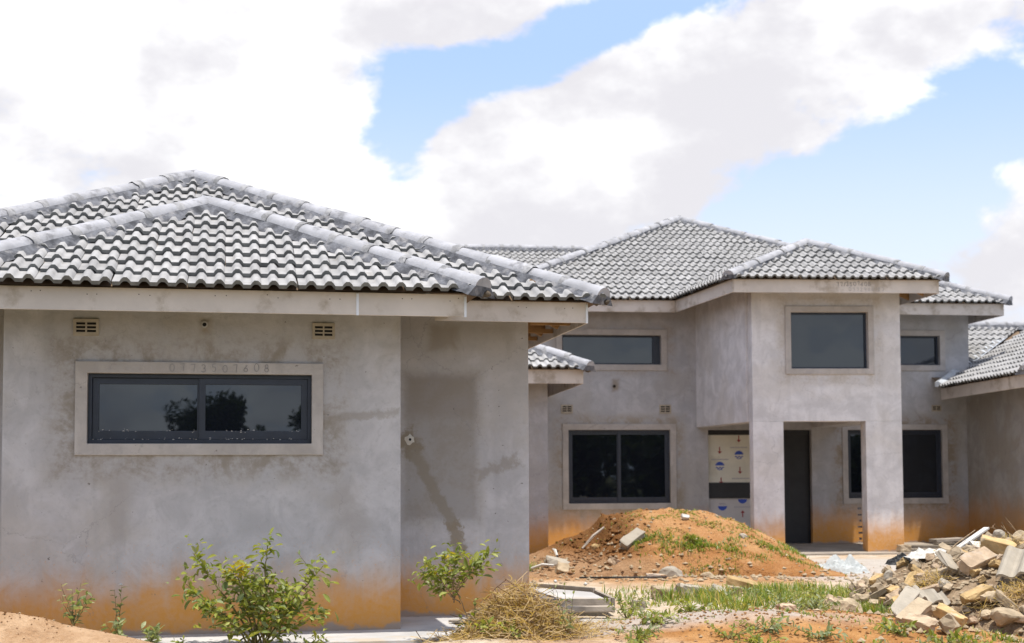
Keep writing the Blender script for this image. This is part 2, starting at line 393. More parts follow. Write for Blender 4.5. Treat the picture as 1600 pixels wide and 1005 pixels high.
def tiled_slope(roof, E, u, pitch, poly, off=0.0, skip=None, dev=1.0):
    """E: 3D eave origin, u: horizontal unit eave direction (outside view, left to right), poly: convex CCW (a,b) outline"""
    E = Vector(E); u = Vector((u[0], u[1], 0)).normalized(); inn = Vector((-u.y, u.x, 0))
    v = inn * math.cos(pitch) + Vector((0, 0, math.sin(pitch))); nrm = u.cross(v)
    hp = []
    for i in range(len(poly)):
        a, b = Vector(poly[i]), Vector(poly[(i + 1) % len(poly)])
        t = (b - a).normalized(); hp.append((a, Vector((-t.y, t.x))))
    amin = min(p[0] for p in poly); amax = max(p[0] for p in poly); bmax = max(p[1] for p in poly)
    nosehang = .05
    for r in range(int((bmax + nosehang) / GAUGE) + 1):
        b0 = r * GAUGE - nosehang
        for c in range(int((amin - off) / TW) - 2, int((amax - off) / TW) + 2):
            a0 = off + c * TW
            cs = [Vector((a0, max(b0, 0))), Vector((a0 + TW, max(b0, 0))), Vector((a0 + TW, b0 + TL)), Vector((a0, b0 + TL))]
            dist = [[(p - h[0]).dot(h[1]) for p in cs] for h in hp]
            if any(max(d_) < .03 for d_ in dist): continue
            mid = E + u * (a0 + TW / 2) + v * (b0 + GAUGE / 2)
            if skip and skip(mid): continue
            cut = [h for h, d_ in zip(hp, dist) if min(d_) < -1e-4]
            # topmost row: allow running under the ridge
            me = TILE
            if cut:
                bm = bmesh.new(); bm.from_mesh(TILE)
                for h in cut:
                    co = Vector((h[0].x - a0, h[0].y - b0, 0)); no = Vector((h[1].x, h[1].y, 0))
                    if h[1].y > .999: continue      # eave line never cuts the nose
                    bmesh.ops.bisect_plane(bm, geom=bm.verts[:] + bm.edges[:] + bm.faces[:], plane_co=co, plane_no=-no, clear_outer=True)
                if len(bm.faces) < 2: bm.free(); continue
                me = bpy.data.meshes.new('tile'); bm.to_mesh(me); bm.free()
                
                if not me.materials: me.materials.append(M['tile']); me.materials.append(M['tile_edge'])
            o = bpy.data.objects.new('tile', me); COL.objects.link(o); o.parent = roof
            jx, jz = rnd.gauss(0, .004), rnd.gauss(0, .0025)
            T = Matrix.Identity(4); P = E + u * (a0 + jx) + v * (b0 + rnd.gauss(0, .004)) + nrm * (jz + dev * .004 * math.sin(a0 * 2.1 + r))
            w = rnd.gauss(0, .010); tw = rnd.gauss(0, .006)
            uu = (u + v * w + nrm * tw).normalized(); vv = (v - u * w).normalized(); nn = uu.cross(vv).normalized()
            for i in range(3): T[i][0], T[i][1], T[i][2], T[i][3] = uu[i], vv[i], nn[i], P[i]
            o.matrix_local = T
def cap_mesh(length, r):
    vs, fs = [], []; n = 9
    for k, (y, rr) in enumerate(((0, r * 1.05), (length, r * .97))):
        for i in range(n):
            th = math.pi * (i / (n - 1)); vs.append((math.cos(th) * rr, y, math.sin(th) * rr * .82))
    for i in range(n - 1): fs.append((i, i + 1, n + i + 1, n + i))
    vs2 = [(math.cos(math.pi * i / (n - 1)) * r * 1.05, 0, math.sin(math.pi * i / (n - 1)) * r * 1.05 * .82) for i in range(n)]
    k = len(vs); vs += vs2; fs.append(tuple(range(k + n - 1, k - 1, -1)))
    me = bpy.data.meshes.new('ridge_cap'); me.from_pydata(vs, [], fs); me.update()
    me.polygons.foreach_set('use_smooth', [True] * (n - 1) + [False]); me.materials.append(M['cap'])
    return me
CAPS = {}
def caps(roof, lo, hi, drop, r=.106, seg=.41, mort=.18, lift=.045, collar=True):
    """half-round caps from lo (outer end) to hi, on a dark mortar bed; drop = fall of the roof per metre sideways"""
    lo, hi = Vector(lo), Vector(hi); L = (hi - lo).length; t = (hi - lo).normalized()
    side = t.cross(Vector((0, 0, 1))).normalized(); up = side.cross(t)
    key = (round(seg, 3), r)
    if key not in CAPS: CAPS[key] = cap_mesh(seg * 1.03, r)
    n = max(1, int(round(L / seg))); step = L / n
    jm = MB()
    for i in range(n):
        P = lo + t * (i * step) + up * (lift + rnd.gauss(0, .004)) + side * rnd.gauss(0, .004)
        o = bpy.data.objects.new('ridge_cap', CAPS[key]); COL.objects.link(o); o.parent = roof
        tt = (t + side * rnd.gauss(0, .008) + up * rnd.gauss(0, .006)).normalized(); s2 = tt.cross(Vector((0, 0, 1))).normalized(); u2 = s2.cross(tt)
        T = Matrix.Identity(4)
        for k in range(3): T[k][0], T[k][1], T[k][2], T[k][3] = s2[k], tt[k] * step / seg, u2[k], P[k]
        o.matrix_local = T
        if collar and i > 0:
            ringv = []; m_ = 9
            w0 = .045 * rnd.uniform(.8, 1.25)
            for yy, rr in ((-w0, r * 1.015), (-w0 * .5, r * 1.06), (w0 * .6, r * 1.05), (w0, r * 1.0)):
                for k in range(m_):
                    th = math.pi * k / (m_ - 1)
                    ringv.append(P + side * (math.cos(th) * rr) + up * (math.sin(th) * rr * .82) + t * (yy + rnd.gauss(0, .008)))
            jm.add(ringv, [(a * m_ + k, a * m_ + k + 1, (a + 1) * m_ + k + 1, (a + 1) * m_ + k) for a in range(3) for k in range(m_ - 1)])
    if jm.v: tag(jm.build('cap_joint_mortar', M['joint'], roof, True), kind='stuff')
    bed = MB(); ns = max(4, int(L / .07)); ring = []
    for i in range(ns + 1):
        P = lo + t * (L * i / ns)
        ring.append([P + side * (-(mort + rnd.gauss(0, .012))) + Vector((0, 0, -drop * mort + .028 + rnd.gauss(0, .006))),
                     P + side * (-r * .98) + up * (lift + .012), P + side * (r * .98) + up * (lift + .012),
                     P + side * (mort + rnd.gauss(0, .012)) + Vector((0, 0, -drop * mort + .028 + rnd.gauss(0, .006)))])
    bed.add([p for q in ring for p in q], [(i * 4 + k, i * 4 + k + 1, i * 4 + 5 + k, i * 4 + 4 + k) for i in range(ns) for k in range(3)] + [(0, 1, 2, 3)])
    bed.build('mortar_bed', M['mortar'], roof)
def blob(name, P, r, mat, parent, sq=.8, seed=0, amp=.25, sub=2):
    bm = bmesh.new(); bmesh.ops.create_icosphere(bm, subdivisions=sub, radius=r)
    for v in bm.verts:
        v.co *= 1 + amp * mnoise.noise(v.co / r * 1.3 + Vector((seed, seed * 2.3, 0))); v.co.z *= sq
    me = bpy.data.meshes.new(name); bm.to_mesh(me); bm.free(); me.polygons.foreach_set('use_smooth', [True] * len(me.polygons))
    return link(name, me, mat, parent, P)

# ------------------------------------------------------------------ building parts
def window(house, x0, x1, z0, z1, y, band=.095, sashes=2, proud=.022, reveal=.09, split=None, pane_in=(.075, .06, .085, .07), label=None, fixed=False):
    w = MB(); w.wall(x0 - band, x1 + band, z0 - band, z1 + band, y - proud, proud + .012, [(x0, x1, z0, z1)])
    win = w.build('window', M['surround'], house, bevel=.006)
    if label: win['label'] = label
    yf = y + reveal - .04
    f = MB(); ft = .032
    f.wall(x0 + .001, x1 - .001, z0 + .001, z1 - .001, yf, .07, [(x0 + ft, x1 - ft, z0 + ft, z1 - ft)])
    f.build('frame', M['frame'], win, bevel=.003)
    if fixed:
        mk('pane', [(x0 + ft, yf + .03, z0 + ft), (x1 - ft, yf + .03, z0 + ft), (x1 - ft, yf + .03, z1 - ft), (x0 + ft, yf + .03, z1 - ft)], [(0, 1, 2, 3)], M['glass'], win)
        return win
    n = sashes; a, b = x0 + ft + .001, x1 - ft - .001; wd = (b - a) / n
    for i in range(n):
        s0, s1 = a + i * wd - (.018 if i else 0), a + (i + 1) * wd + (.018 if i < n - 1 else 0)
        ys = yf + (.028 if i % 2 == 0 else .006); tt = .045
        l, r_, bt, tp = .052, .052, .075, .052
        s = MB(); s.wall(s0, s1, z0 + ft + .001, z1 - ft - .001, ys, .024, [(s0 + l, s1 - r_, z0 + ft + bt, z1 - ft - tp)])
        s.build('sash', M['frame'], win, bevel=.003)
        mk('pane', [(s0 + l, ys + .016, z0 + ft + bt), (s1 - r_, ys + .016, z0 + ft + bt), (s1 - r_, ys + .016, z1 - ft - tp), (s0 + l, ys + .016, z1 - ft - tp)], [(0, 1, 2, 3)], M['glass'], win)
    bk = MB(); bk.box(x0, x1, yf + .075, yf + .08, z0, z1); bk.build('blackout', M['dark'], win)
    return win
def air_vent(house, x0, x1, z0, z1, y):
    b = .022 * (x1 - x0) / .2; iw = (x1 - x0 - 2.6 * b) / 2; ih = (z1 - z0 - 2 * b) / 3
    holes = []
    for i in range(2):
        for j in range(3):
            hx = x0 + b + i * (iw + .6 * b); hz = z0 + b + j * ih
            holes.append((hx, hx + iw, hz + ih * .22, hz + ih * .85))
    v = MB(); v.wall(x0, x1, z0, z1, y - .016, .03, holes)
    o = v.build('air_vent', M['vent'], house)
    k = MB(); k.box(x0 + .01, x1 - .01, y - .005, y - .002, z0 + .01, z1 - .01); k.build('vent_backing', M['dark'], o)
def ribbon(mb, pts, y, w):
    for (a, b) in zip(pts[:-1], pts[1:]):
        a, b = Vector(a), Vector(b); t = (b - a)
        if t.length < 1e-6: continue
        t.normalize(); n = Vector((-t.y, t.x)) * w / 2; e = t * w * .3
        q = [a - n - e, b - n + e, b + n + e, a + n - e]
        mb.add([(p.x, y, p.y) for p in q], [(0, 1, 2, 3)])
def arc(cx, cy, rx, ry, a0, a1, n=8): return [(cx + rx * math.cos(R(a0 + (a1 - a0) * i / n)), cy + ry * math.sin(R(a0 + (a1 - a0) * i / n))) for i in range(n + 1)]
GL = {'0': [arc(.3, .5, .3, .5, 90, 450, 14)], '7': [[(0, .95), (.5, 1), (.42, .5), (.38, 0)]], '3': [arc(.22, .75, .26, .25, 150, -80, 7) + arc(.22, .25, .3, .26, 85, -150, 8)],
      '5': [[(.5, 1), (.05, .95), (.05, .55)] + arc(.2, .3, .28, .3, 100, -140, 8)], '6': [[(.45, 1), (.15, .6)] + arc(.25, .27, .25, .27, 150, 510, 12)],
      '8': [arc(.25, .75, .2, .24, 90, 450, 10), arc(.25, .26, .26, .26, 90, 450, 10)], '/': [[(0, 0), (.35, 1)]], '1': [[(.2, 0), (.2, 1)]], '2': [arc(.22, .72, .25, .27, 160, -30, 7) + [(0, 0), (.5, 0)]],
      '9': [arc(.25, .7, .24, .28, 0, 360, 10) + [(.42, 0)]], ' ': []}
def scrawl(name, text, x, z, y, h, w, mat, parent, pitch=.75, slope=0.0):
    mb = MB(); q = 0
    for ch in text:
        jz = rnd.uniform(-.08, .08) * h; k = rnd.uniform(.88, 1.1)
        for st in GL[ch]:
            ribbon(mb, [(x + q + p[0] * h * 1.0, z + slope * q + jz + p[1] * h * k) for p in st], y, w)
        q += h * pitch * (.6 if ch in '/1' else 1)
    o = mb.build(name, mat, parent); o['kind'] = 'stuff'; return o

PT = R(25); TP = math.tan(PT); CP = math.cos(PT)
# ================================================================== LEFT HOUSE (frame: x along its front wall, y inwards)
LH = empty('house', (-.9418, 12.0055, 0), R(11))
tag(LH, 'grey plastered single storey block in the foreground with one wide sliding window', 'house', 'houses of the unfinished compound')
w = MB(); w.wall(-3.205, 0, -.15, 2.80, 0, .23, [(-2.55, -.745, 1.553, 2.127)])
for x in (-2.662, -.742): pass
wall_f = w.build('wall', M['plaster_front'], LH, bevel=.007)
w = MB(); w.box(-.23, -.003, .233, 1.04, -.15, 2.80); w.build('wall', M['plaster_front'], LH)
w = MB(); w.box(-3.202, -2.975, .233, 1.04, -.15, 2.80); w.build('wall', M['plaster_front'], LH)
w = MB(); w.box(-.003, 1.32, 1.043, 1.27, -.15, 2.90); w.build('wall', M['plaster_recess'], LH, bevel=.007)
w = MB(); w.box(-5.1, -2.98, 1.043, 1.27, -.15, 2.90); w.build('wall', M['plaster_recess'], LH)
w = MB(); w.box(1.09, 1.318, 1.273, 9.5, -.15, 2.90); w.build('wall', M['plaster_recess'], LH)
w = MB(); w.box(-5.1, -4.87, 1.273, 9.5, -.15, 2.90); w.build('wall', M['plaster_recess'], LH)
w = MB(); w.box(-5.1, 1.318, 9.503, 9.73, -.15, 2.90); w.build('wall', M['plaster_recess'], LH)
win = window(LH, -2.55, -.745, 1.553, 2.127, 0)
scrawl('pencil_number', '0773507608', -1.90, 2.145, -.024, .060, .0056, M['pencil'], win, 1.42)
# cement splatter left along the sill of the frame
sp = MB(); srn = random.Random(5)
for i in range(80):
    x = -2.53 + srn.random() * 1.75; zz = 1.588 + abs(srn.gauss(0, .006)) if srn.random() < .6 else 1.66 + srn.gauss(0, .006)
    r_ = srn.uniform(.001, .0035); yy = .0495 if zz < 1.6 else .054
    sp.add([(x - r_ * srn.uniform(1, 3), yy, zz - r_), (x + r_ * srn.uniform(1, 4), yy, zz - r_ * .6), (x + r_, yy, zz + r_), (x - r_, yy, zz + r_ * .7)], [(0, 1, 2, 3)])
tag(sp.build('cement_splatter', M['concrete'], win), kind='stuff')
air_vent(LH, -2.665, -2.465, 2.43, 2.565, 0); air_vent(LH, -.742, -.555, 2.428, 2.562, 0)
def conduit(house, x, z, y, r=.028, mat='concrete'):
    mb = MB(); n = 10
    mb.tube([(x, y - .014, z), (x, y + .004, z)], r, n)
    ring = [(x + math.cos(2 * math.pi * k / n) * r * q, y - .0142, z + math.sin(2 * math.pi * k / n) * r * q) for q in (1, .6) for k in range(n)]
    mb.add(ring, [(k, (k + 1) % n, n + (k + 1) % n, n + k) for k in range(n)])
    o = mb.build('conduit_outlet', M[mat], house)
    mk('hole', [(x + math.cos(2 * math.pi * k / n) * r * .62, y - .010, z + math.sin(2 * math.pi * k / n) * r * .62) for k in range(n)], [tuple(range(n - 1, -1, -1))], M['dark'], o)
conduit(LH, -1.625, 2.535, 0)
conduit(LH, .205, 1.615, 1.043, .022, 'plastic_white')
pp = MB()       # torn white plaster round the outlet
pr = random.Random(3); ring = [(.205 + math.cos(a * .524) * pr.uniform(.03, .055), 1.0405, 1.615 + math.sin(a * .524) * pr.uniform(.03, .06)) for a in range(12)]
pp.add(ring, [tuple(range(11, -1, -1))]); pp.build('plaster_patch', M['plastic_white'], LH)

roof = MB()
zf, zr = 2.768, 2.852                # tile eave heights of front hip and main hip
# front hip: eave corners, apex, ridge running back to the main slope
fl, fr, fy, wf = -3.83, .57, -.62, 2.2
fap = Vector((-1.63, fy + wf, zf + wf * TP * 1.0))
mr, my, wm = 1.853, .43, 3.69
ml = mr - 2 * wm; map_ = Vector((mr - wm, my + wm, zr + wm * TP)); mend = map_ + Vector((0, 3.2, 0))
def dz(p, k=-.012): return (p[0], p[1], p[2] + k)
roof.add([dz(p) for p in [(fl, fy, zf), (fr, fy, zf), fap, (fap.x, fap.y + 2.5, fap.z), (fl, fy + 3.6, zf), (fr, fy + 3.6, zf)]], [(0, 1, 2), (1, 5, 3, 2), (0, 2, 3, 4)])
roof.add([dz(p) for p in [(ml, my, zr), (mr, my, zr), map_, mend, (mr, 11.2, zr), (ml, 11.2, zr)]], [(0, 1, 2), (1, 4, 3, 2), (4, 5, 3), (5, 0, 2, 3)])
ROOF = roof.build('roof', M['deck'], LH)
tiled_slope(ROOF, (fl, fy, zf), (1, 0), PT, [(0, 0), (2 * wf, 0), (wf, wf / CP)], .09)
def under_front(p):
    if abs(p.x - fap.x) > wf: return False
    return p.z < zf + (wf - abs(p.x - fap.x)) * TP - .06
tiled_slope(ROOF, (ml, my, zr), (1, 0), PT, [(0, 0), (2 * wm, 0), (wm, wm / CP)], .02, under_front)
HD = .7071 * TP
caps(ROOF, (fr + .02, fy - .02, zf - .01), fap, HD); caps(ROOF, (fl - .02, fy - .02, zf - .01), fap, HD); caps(ROOF, (fap.x, fap.y + 1.2, fap.z), fap, TP)
caps(ROOF, (mr + .02, my - .02, zr - .01), map_, HD); caps(ROOF, (ml - .02, my - .02, zr - .01), map_, HD); caps(ROOF, mend, map_, TP)
blob('apex_mortar', fap + Vector((0, .02, .045)), .115, M['cap'], ROOF, .72, 2); blob('apex_mortar', map_ + Vector((0, .02, .045)), .15, M['cap'], ROOF, .62, 7)
for x, y, z, s in ((fr + .03, fy - .0, zf - .012, 1), (mr + .03, my, zr - .012, 2)):
    for k in range(4): blob('loose_mortar', (x - .06 + k * .032, y + rnd.uniform(-.01, .02), z - .005 + rnd.uniform(-.012, .012)), .034, M['mortar_rough'], ROOF, .8, s + k * 3, .6, 1)
def fascia(house, a, b, z0, z1, t=.018, mat='fascia', label=None):
    mb = MB(); mb.bar((a[0], a[1], (z0 + z1) / 2), (b[0], b[1], (z0 + z1) / 2), t, z1 - z0)
    o = mb.build('fascia_board', M[mat], house, bevel=.002)
    if label: o['label'] = label
fascia(LH, (-3.76, -.55), (-.412, -.55), 2.574, zf - .012); fascia(LH, (-.410, -.551), (.462, -.551), 2.573, zf - .012)
fascia(LH, (.471, -.542), (.471, .475), 2.68, zf - .012); fascia(LH, (-3.76, -.54), (-3.76, .475), 2.574, zf - .012)
fascia(LH, (.36, .49), (1.742, .49), 2.655, zr - .012); fascia(LH, (1.752, .50), (1.752, 11), 2.655, zr - .012); fascia(LH, (-5.45, .49), (-3.74, .49), 2.655, zr - .012)
for x, y, z0, z1 in ((-.411, -.561, 2.571, zf - .02), (.466, -.561, 2.571, zf - .03), (1.746, .479, 2.652, zr - .03)):
    mb = MB(); mb.box(x - .010, x + .010, y - .003, y + .004, z0, z1); mb.build('joint_strip', M['strip'], LH)
for k in range(7):
    y = .75 + k * .75
    mb = MB(); mb.bar((1.25, y, 2.845 + .18), (1.735, y, 2.80 - .04), .045, .13); mb.build('rafter', M['wood'], LH)
for k in range(6):
    mb = MB(); mb.box(1.35 + k * .0, 1.74, 1.1 + k * .75, 1.14 + k * .75, 2.70, 2.74); mb.build('outrigger', M['wood'], LH)

nb = MB(); nr = random.Random(4)
for x0, x1, yy, zz in ((-3.7, .45, -.5605, 2.735), (.5, 1.7, .4795, 2.815)):
    x = x0
    while x < x1:
        for dx in (0, .075):
            r_ = .0048; cx, cz = x + dx + nr.uniform(-.01, .01), zz - nr.uniform(.01, .04); nb.add([(cx + r_ * math.cos(a * 1.047), yy, cz + r_ * math.sin(a * 1.047)) for a in range(6)], [(5, 4, 3, 2, 1, 0)])
        x += nr.uniform(.35, .62)
tag(nb.build('nail_head', M['mortar_rough'], LH), kind='stuff')
# concrete apron round the foot of the left house
ap = MB(); ap.prism([(-3.9, -.80), (-1.15, -.80), (-1.15, -.003), (-3.9, -.003)], -.10, 0); ap.prism([(-1.145, -.80), (1.25, -.83), (1.32, 1.04), (.003, 1.04), (.003, -.003), (-1.145, -.003)], -.10, .0)
apo = ap.build('apron', M['concrete'], None, bevel=.006); apo.location = LH.location; apo.rotation_euler = LH.rotation_euler
tag(apo, kind='structure')

# ================================================================== MAIN HOUSE
MH = empty('house', (5.5232, 26.3, 0), R(7))
tag(MH, 'tall grey plastered house behind with a square entrance porch and dark upper windows', 'house', 'houses of the unfinished compound')
zt, zb = 4.43, 4.205
w = MB(); w.wall(-6.0, 3.10, -.2, 4.45, 0, .25, [(-4.54, -2.66, .78, 2.11), (-1.945, .010, -.2, 2.11), (.702, 2.536, .842, 2.108), (-4.646, -2.812, 3.304, 3.843), (.62, 2.525, 3.32, 3.873)])
w.build('wall', M['plaster_main'], MH, bevel=.006)
for x0, x1, y0, y1 in ((-6.0, -5.75, .253, 10), (2.85, 3.097, .253, 10)):
    w = MB(); w.box(x0, x1, y0, y1, -.2, 4.45); w.build('wall', M['plaster_main'], MH)
w = MB(); w.box(-6.0, 3.097, 10.003, 10.25, -.2, 4.45); w.build('wall', M['plaster_main'], MH)
window(MH, -4.54, -2.66, .78, 2.11, 0, .11); window(MH, .702, 2.536, .842, 2.108, 0, .105)
window(MH, -4.646, -2.812, 3.304, 3.843, 0, .11, fixed=True, reveal=.12); window(MH, .62, 2.525, 3.32, 3.873, 0, .105, fixed=True, reveal=.12)
air_vent(MH, -4.67, -4.455, 2.41, 2.572, 0); air_vent(MH, -2.855, -2.635, 2.405, 2.575, 0); air_vent(MH, 2.345, 2.53, 2.452, 2.575, 0)
conduit(MH, -3.69, 2.905, 0, .03, 'mortar_rough')
# entrance: frame, doors still in their protective film
dr = MB(); dr.wall(-1.94, .005, .02, 2.105, .10, .06, [(-1.93, -.70, .06, .855), (-1.93, -.70, 1.145, 2.02), (-.62, .0, .03, 2.02)])
DOOR = dr.build('entrance_door', M['charcoal'], MH)
f = MB(); f.box(-1.93, -.70, .125, .135, 1.145, 2.02); f.build('film_panel', M['film'], DOOR)
f = MB(); f.box(-1.93, -.70, .125, .135, .06, .855); f.build('film_panel', M['film_grey'], DOOR)
f = MB(); f.box(-.62, .0, .128, .14, .03, 2.02); f.build('door_leaf', M['charcoal'], DOOR)
def disc(cx, cz, r, a0, a1, y, mat, name='logo'):
    n = 14; pts = [(cx + r * math.cos(R(a0 + (a1 - a0) * i / n)), y, cz + r * math.sin(R(a0 + (a1 - a0) * i / n))) for i in range(n + 1)]
    mk(name, pts, [tuple(range(n + 1))], M[mat], DOOR)
def logo(cx, cz, up=True):
    y = .1235; r = .088
    if up:
        disc(cx, cz, r, 12, 168, y, 'logo_blue')
        mb = MB(); ribbon(mb, [(cx - .075 + .15 * i / 8, cz - .025 + .014 * math.sin(i * 1.9)) for i in range(9)], y, .016)
        ribbon(mb, [(cx - .045 + .09 * i / 5, cz - .055 + .01 * math.sin(i * 2.1)) for i in range(6)], y, .011); mb.build('logo_lettering', M['logo_blue'], DOOR)
    else:
        disc(cx, cz, r, 185, 355, y, 'logo_blue')
        mb = MB(); ribbon(mb, [(cx - .06 + .12 * i / 8, cz + .035 + .014 * math.sin(i * 2.2)) for i in range(9)], y, .014); mb.build('logo_lettering', M['print_grey'], DOOR)
def arrow(cx, cz, up=False):
    s = 1 if up else -1; y = .1235; mb = MB()
    mb.add([(cx - .010, y, cz - s * .06), (cx + .010, y, cz - s * .06), (cx + .010, y, cz + s * .03), (cx - .010, y, cz + s * .03)], [(0, 1, 2, 3)])
    mb.add([(cx - .042, y, cz + s * .02), (cx + .042, y, cz + s * .02), (cx, y, cz + s * .068)], [(0, 1, 2)])
    mb.build('arrow', M['arrow_red'], DOOR)
def printline(cx, cz):
    mb = MB(); x = cx - .16
    while x < cx + .16:
        ww = rnd.uniform(.012, .03); mb.add([(x, .1235, cz - .012), (x + ww, .1235, cz - .012), (x + ww, .1235, cz + rnd.uniform(.004, .014)), (x, .1235, cz + .01)], [(0, 1, 2, 3)]); x += ww + .007
    mb.build('small_print', M['print_grey'], DOOR)
logo(-1.70, 1.44); logo(-1.335, 1.64); arrow(-1.70, 1.74); arrow(-1.335, 1.98 - .03); arrow(-1.32, 1.37); printline(-1.70, 1.57); printline(-1.34, 1.79); printline(-1.31, 1.22); arrow(-1.68, 1.17 + .01)
logo(-1.66, .72, False); logo(-1.28, .845 - .0, False); printline(-1.28, .695); arrow(-1.28, .565, True)
# porch: four corner piers carrying a closed upper box
PL, PR_, PLb, PF_L, PF_R = -1.95, .52, -2.165, -2.85, -3.02
zbm = 2.155
def lerp(a, b, t): return a + (b - a) * t
fr_l, fr_r = Vector((PL, PF_L)), Vector((PR_, PF_R))
def fp(t, dpt): # point along the front, dpt metres back
    p = fr_l.lerp(fr_r, t); k = dpt / 2.9
    return (lerp(p.x, lerp(PLb, .52, t), k), p.y + dpt)
up_ = MB()
q = empty('porch_frame', (0, 0, 0)); bpy.data.objects.remove(q)
PF = math.atan2(PF_R - PF_L, PR_ - PL); LN = (fr_r - fr_l).length
# front panel built in its own straight frame then turned
up_.wall(0, LN, zbm, 4.45, 0, .28, [(.65, 1.935, 3.02, 3.955)])
up_.box(0, .505, 0, .28, -.2, zbm - .0005); up_.box(LN - .605, LN, 0, .28, -.2, zbm - .0005)
c_, s_ = math.cos(PF), math.sin(PF)
up_.v = [(PL + x * c_ - y * s_, PF_L + x * s_ + y * c_, z) for x, y, z in up_.v]
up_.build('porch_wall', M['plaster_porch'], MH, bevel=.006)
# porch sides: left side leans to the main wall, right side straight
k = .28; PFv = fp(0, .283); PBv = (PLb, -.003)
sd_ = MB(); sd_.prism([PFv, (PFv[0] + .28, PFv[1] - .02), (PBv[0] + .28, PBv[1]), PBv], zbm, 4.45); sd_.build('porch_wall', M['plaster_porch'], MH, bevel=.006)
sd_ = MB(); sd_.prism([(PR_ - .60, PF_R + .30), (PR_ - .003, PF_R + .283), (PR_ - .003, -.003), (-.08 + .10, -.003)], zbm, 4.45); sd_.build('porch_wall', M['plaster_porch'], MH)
sd_ = MB(); sd_.prism([(PL + .25, PF_L + .31), (PR_ - .61, PF_R + .32), (.0, -.004), (PLb + .285, -.004)], 2.32, 2.42); sd_.build('porch_ceiling', M['plaster_main'], MH)
# porch window sits in the turned front
PWs = empty('window_anchor', (0, 0, 0)); bpy.data.objects.remove(PWs)
pw = window(MH, .65, 1.935, 3.02, 3.955, 0, .095, fixed=True, reveal=.13)
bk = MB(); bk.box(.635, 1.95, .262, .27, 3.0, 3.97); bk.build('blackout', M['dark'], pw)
pw.location = (PL, PF_L, 0); pw.rotation_euler = (0, 0, PF)
# dark boards behind the upper windows
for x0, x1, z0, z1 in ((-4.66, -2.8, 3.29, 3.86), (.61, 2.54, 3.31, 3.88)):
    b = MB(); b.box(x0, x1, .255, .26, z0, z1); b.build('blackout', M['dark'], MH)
# porch roof
po = .56
Pfl, Pfr = Vector((-2.475, PF_L - po - .02, zt)), Vector((1.05, PF_R - po, zt))
wp = (Pfr - Pfl).length / 2; pu = (Pfr - Pfl).normalized(); pin = Vector((-pu.y, pu.x, 0))
pap = (Pfl + Pfr) / 2 + pin * wp + Vector((0, 0, wp * TP)); pend = Vector((pap.x - .05, 1.6, pap.z))
Pbl = Vector((-2.72, -.6, zt)); Pbr = Vector((1.08, -.6, zt))
rb = MB(); zmn = Vector((0, 0, 0))
mA = Vector((3.603 - 5.0, -.6 + 5.0, zt + 5.0 * TP))
rb.add([dz(p) for p in [(-6.4, -.6, zt), (3.603, -.6, zt), mA, (mA.x, 6.5, mA.z), (3.603, 10.9, zt), (-6.4, 10.9, zt)]], [(0, 1, 2), (1, 4, 3, 2), (4, 5, 3), (5, 0, 2, 3)])
rb.add([dz(p) for p in [Pfl, Pfr, pap, pend, Pbl, Pbr]], [(0, 1, 2), (1, 5, 3, 2), (0, 2, 3, 4)])
MROOF = rb.build('roof', M['deck'], MH)
def under_porch(p):
    if p.x < -2.8 or p.x > 1.2: return False
    return p.z < zt + (wp - abs(p.x - pap.x)) * TP - .05
tiled_slope(MROOF, (-6.397, -.6, zt), (1, 0), PT, [(0, 0), (10, 0), (5, 5 / CP)], .05, under_porch)
tiled_slope(MROOF, Pfl, (pu.x, pu.y), PT, [(0, 0), (2 * wp, 0), (wp, wp / CP)], .04)
su = (Pfl - Pbl).normalized(); ls = (Pfl - Pbl).length
tiled_slope(MROOF, Pbl, (su.x, su.y), PT, [(-1.8, 1.9), (0, 0), (ls, 0), (ls - wp, wp / CP)], .04)
caps(MROOF, Pfr + Vector((.02, -.02, -.01)), pap, HD, .10, .41, .16); caps(MROOF, Pfl + Vector((-.02, -.02, -.01)), pap, HD, .10, .41, .12); caps(MROOF, pend, pap, TP, .10)
caps(MROOF, (3.62, -.62, zt - .01), mA, HD, .105, .42); caps(MROOF, (-6.42, -.62, zt - .01), mA, HD, .11, .42, .12); caps(MROOF, (mA.x, 6.5, mA.z), mA, TP)
blob('apex_mortar', mA + Vector((0, 0, .04)), .13, M['cap'], MROOF, .7, 4); blob('apex_mortar', pap + Vector((0, 0, .04)), .12, M['cap'], MROOF, .7, 9)
# cross roof further back on the left
rz_, ry_ = 6.53, 7.2; hw = 4.6
rb = MB(); rb.add([(-14, ry_ - hw, rz_ - hw * TP), (-2.2, ry_ - hw, rz_ - hw * TP), (-2.2, ry_, rz_), (-14, ry_, rz_), (-2.2, ry_ + hw, rz_ - hw * TP), (-14, ry_ + hw, rz_ - hw * TP)], [(0, 1, 2, 3), (3, 2, 4, 5)])
XR = rb.build('roof', M['deck'], MH)
L0 = hw / CP
tiled_slope(XR, (-11, ry_ - hw, rz_ - hw * TP), (1, 0), PT, [(2.6, L0 - 1.6), (8.0, L0 - 1.6), (8.0, L0), (2.6, L0)], 0)
caps(XR, (-9.5, ry_, rz_), (-2.4, ry_, rz_), TP, .105, .43)
w = MB(); w.box(-13.5, -6.02, ry_ - hw + .5, ry_ + hw - .5, -.2, rz_ - hw * TP - .1); w.build('wall', M['plaster_main'], MH)
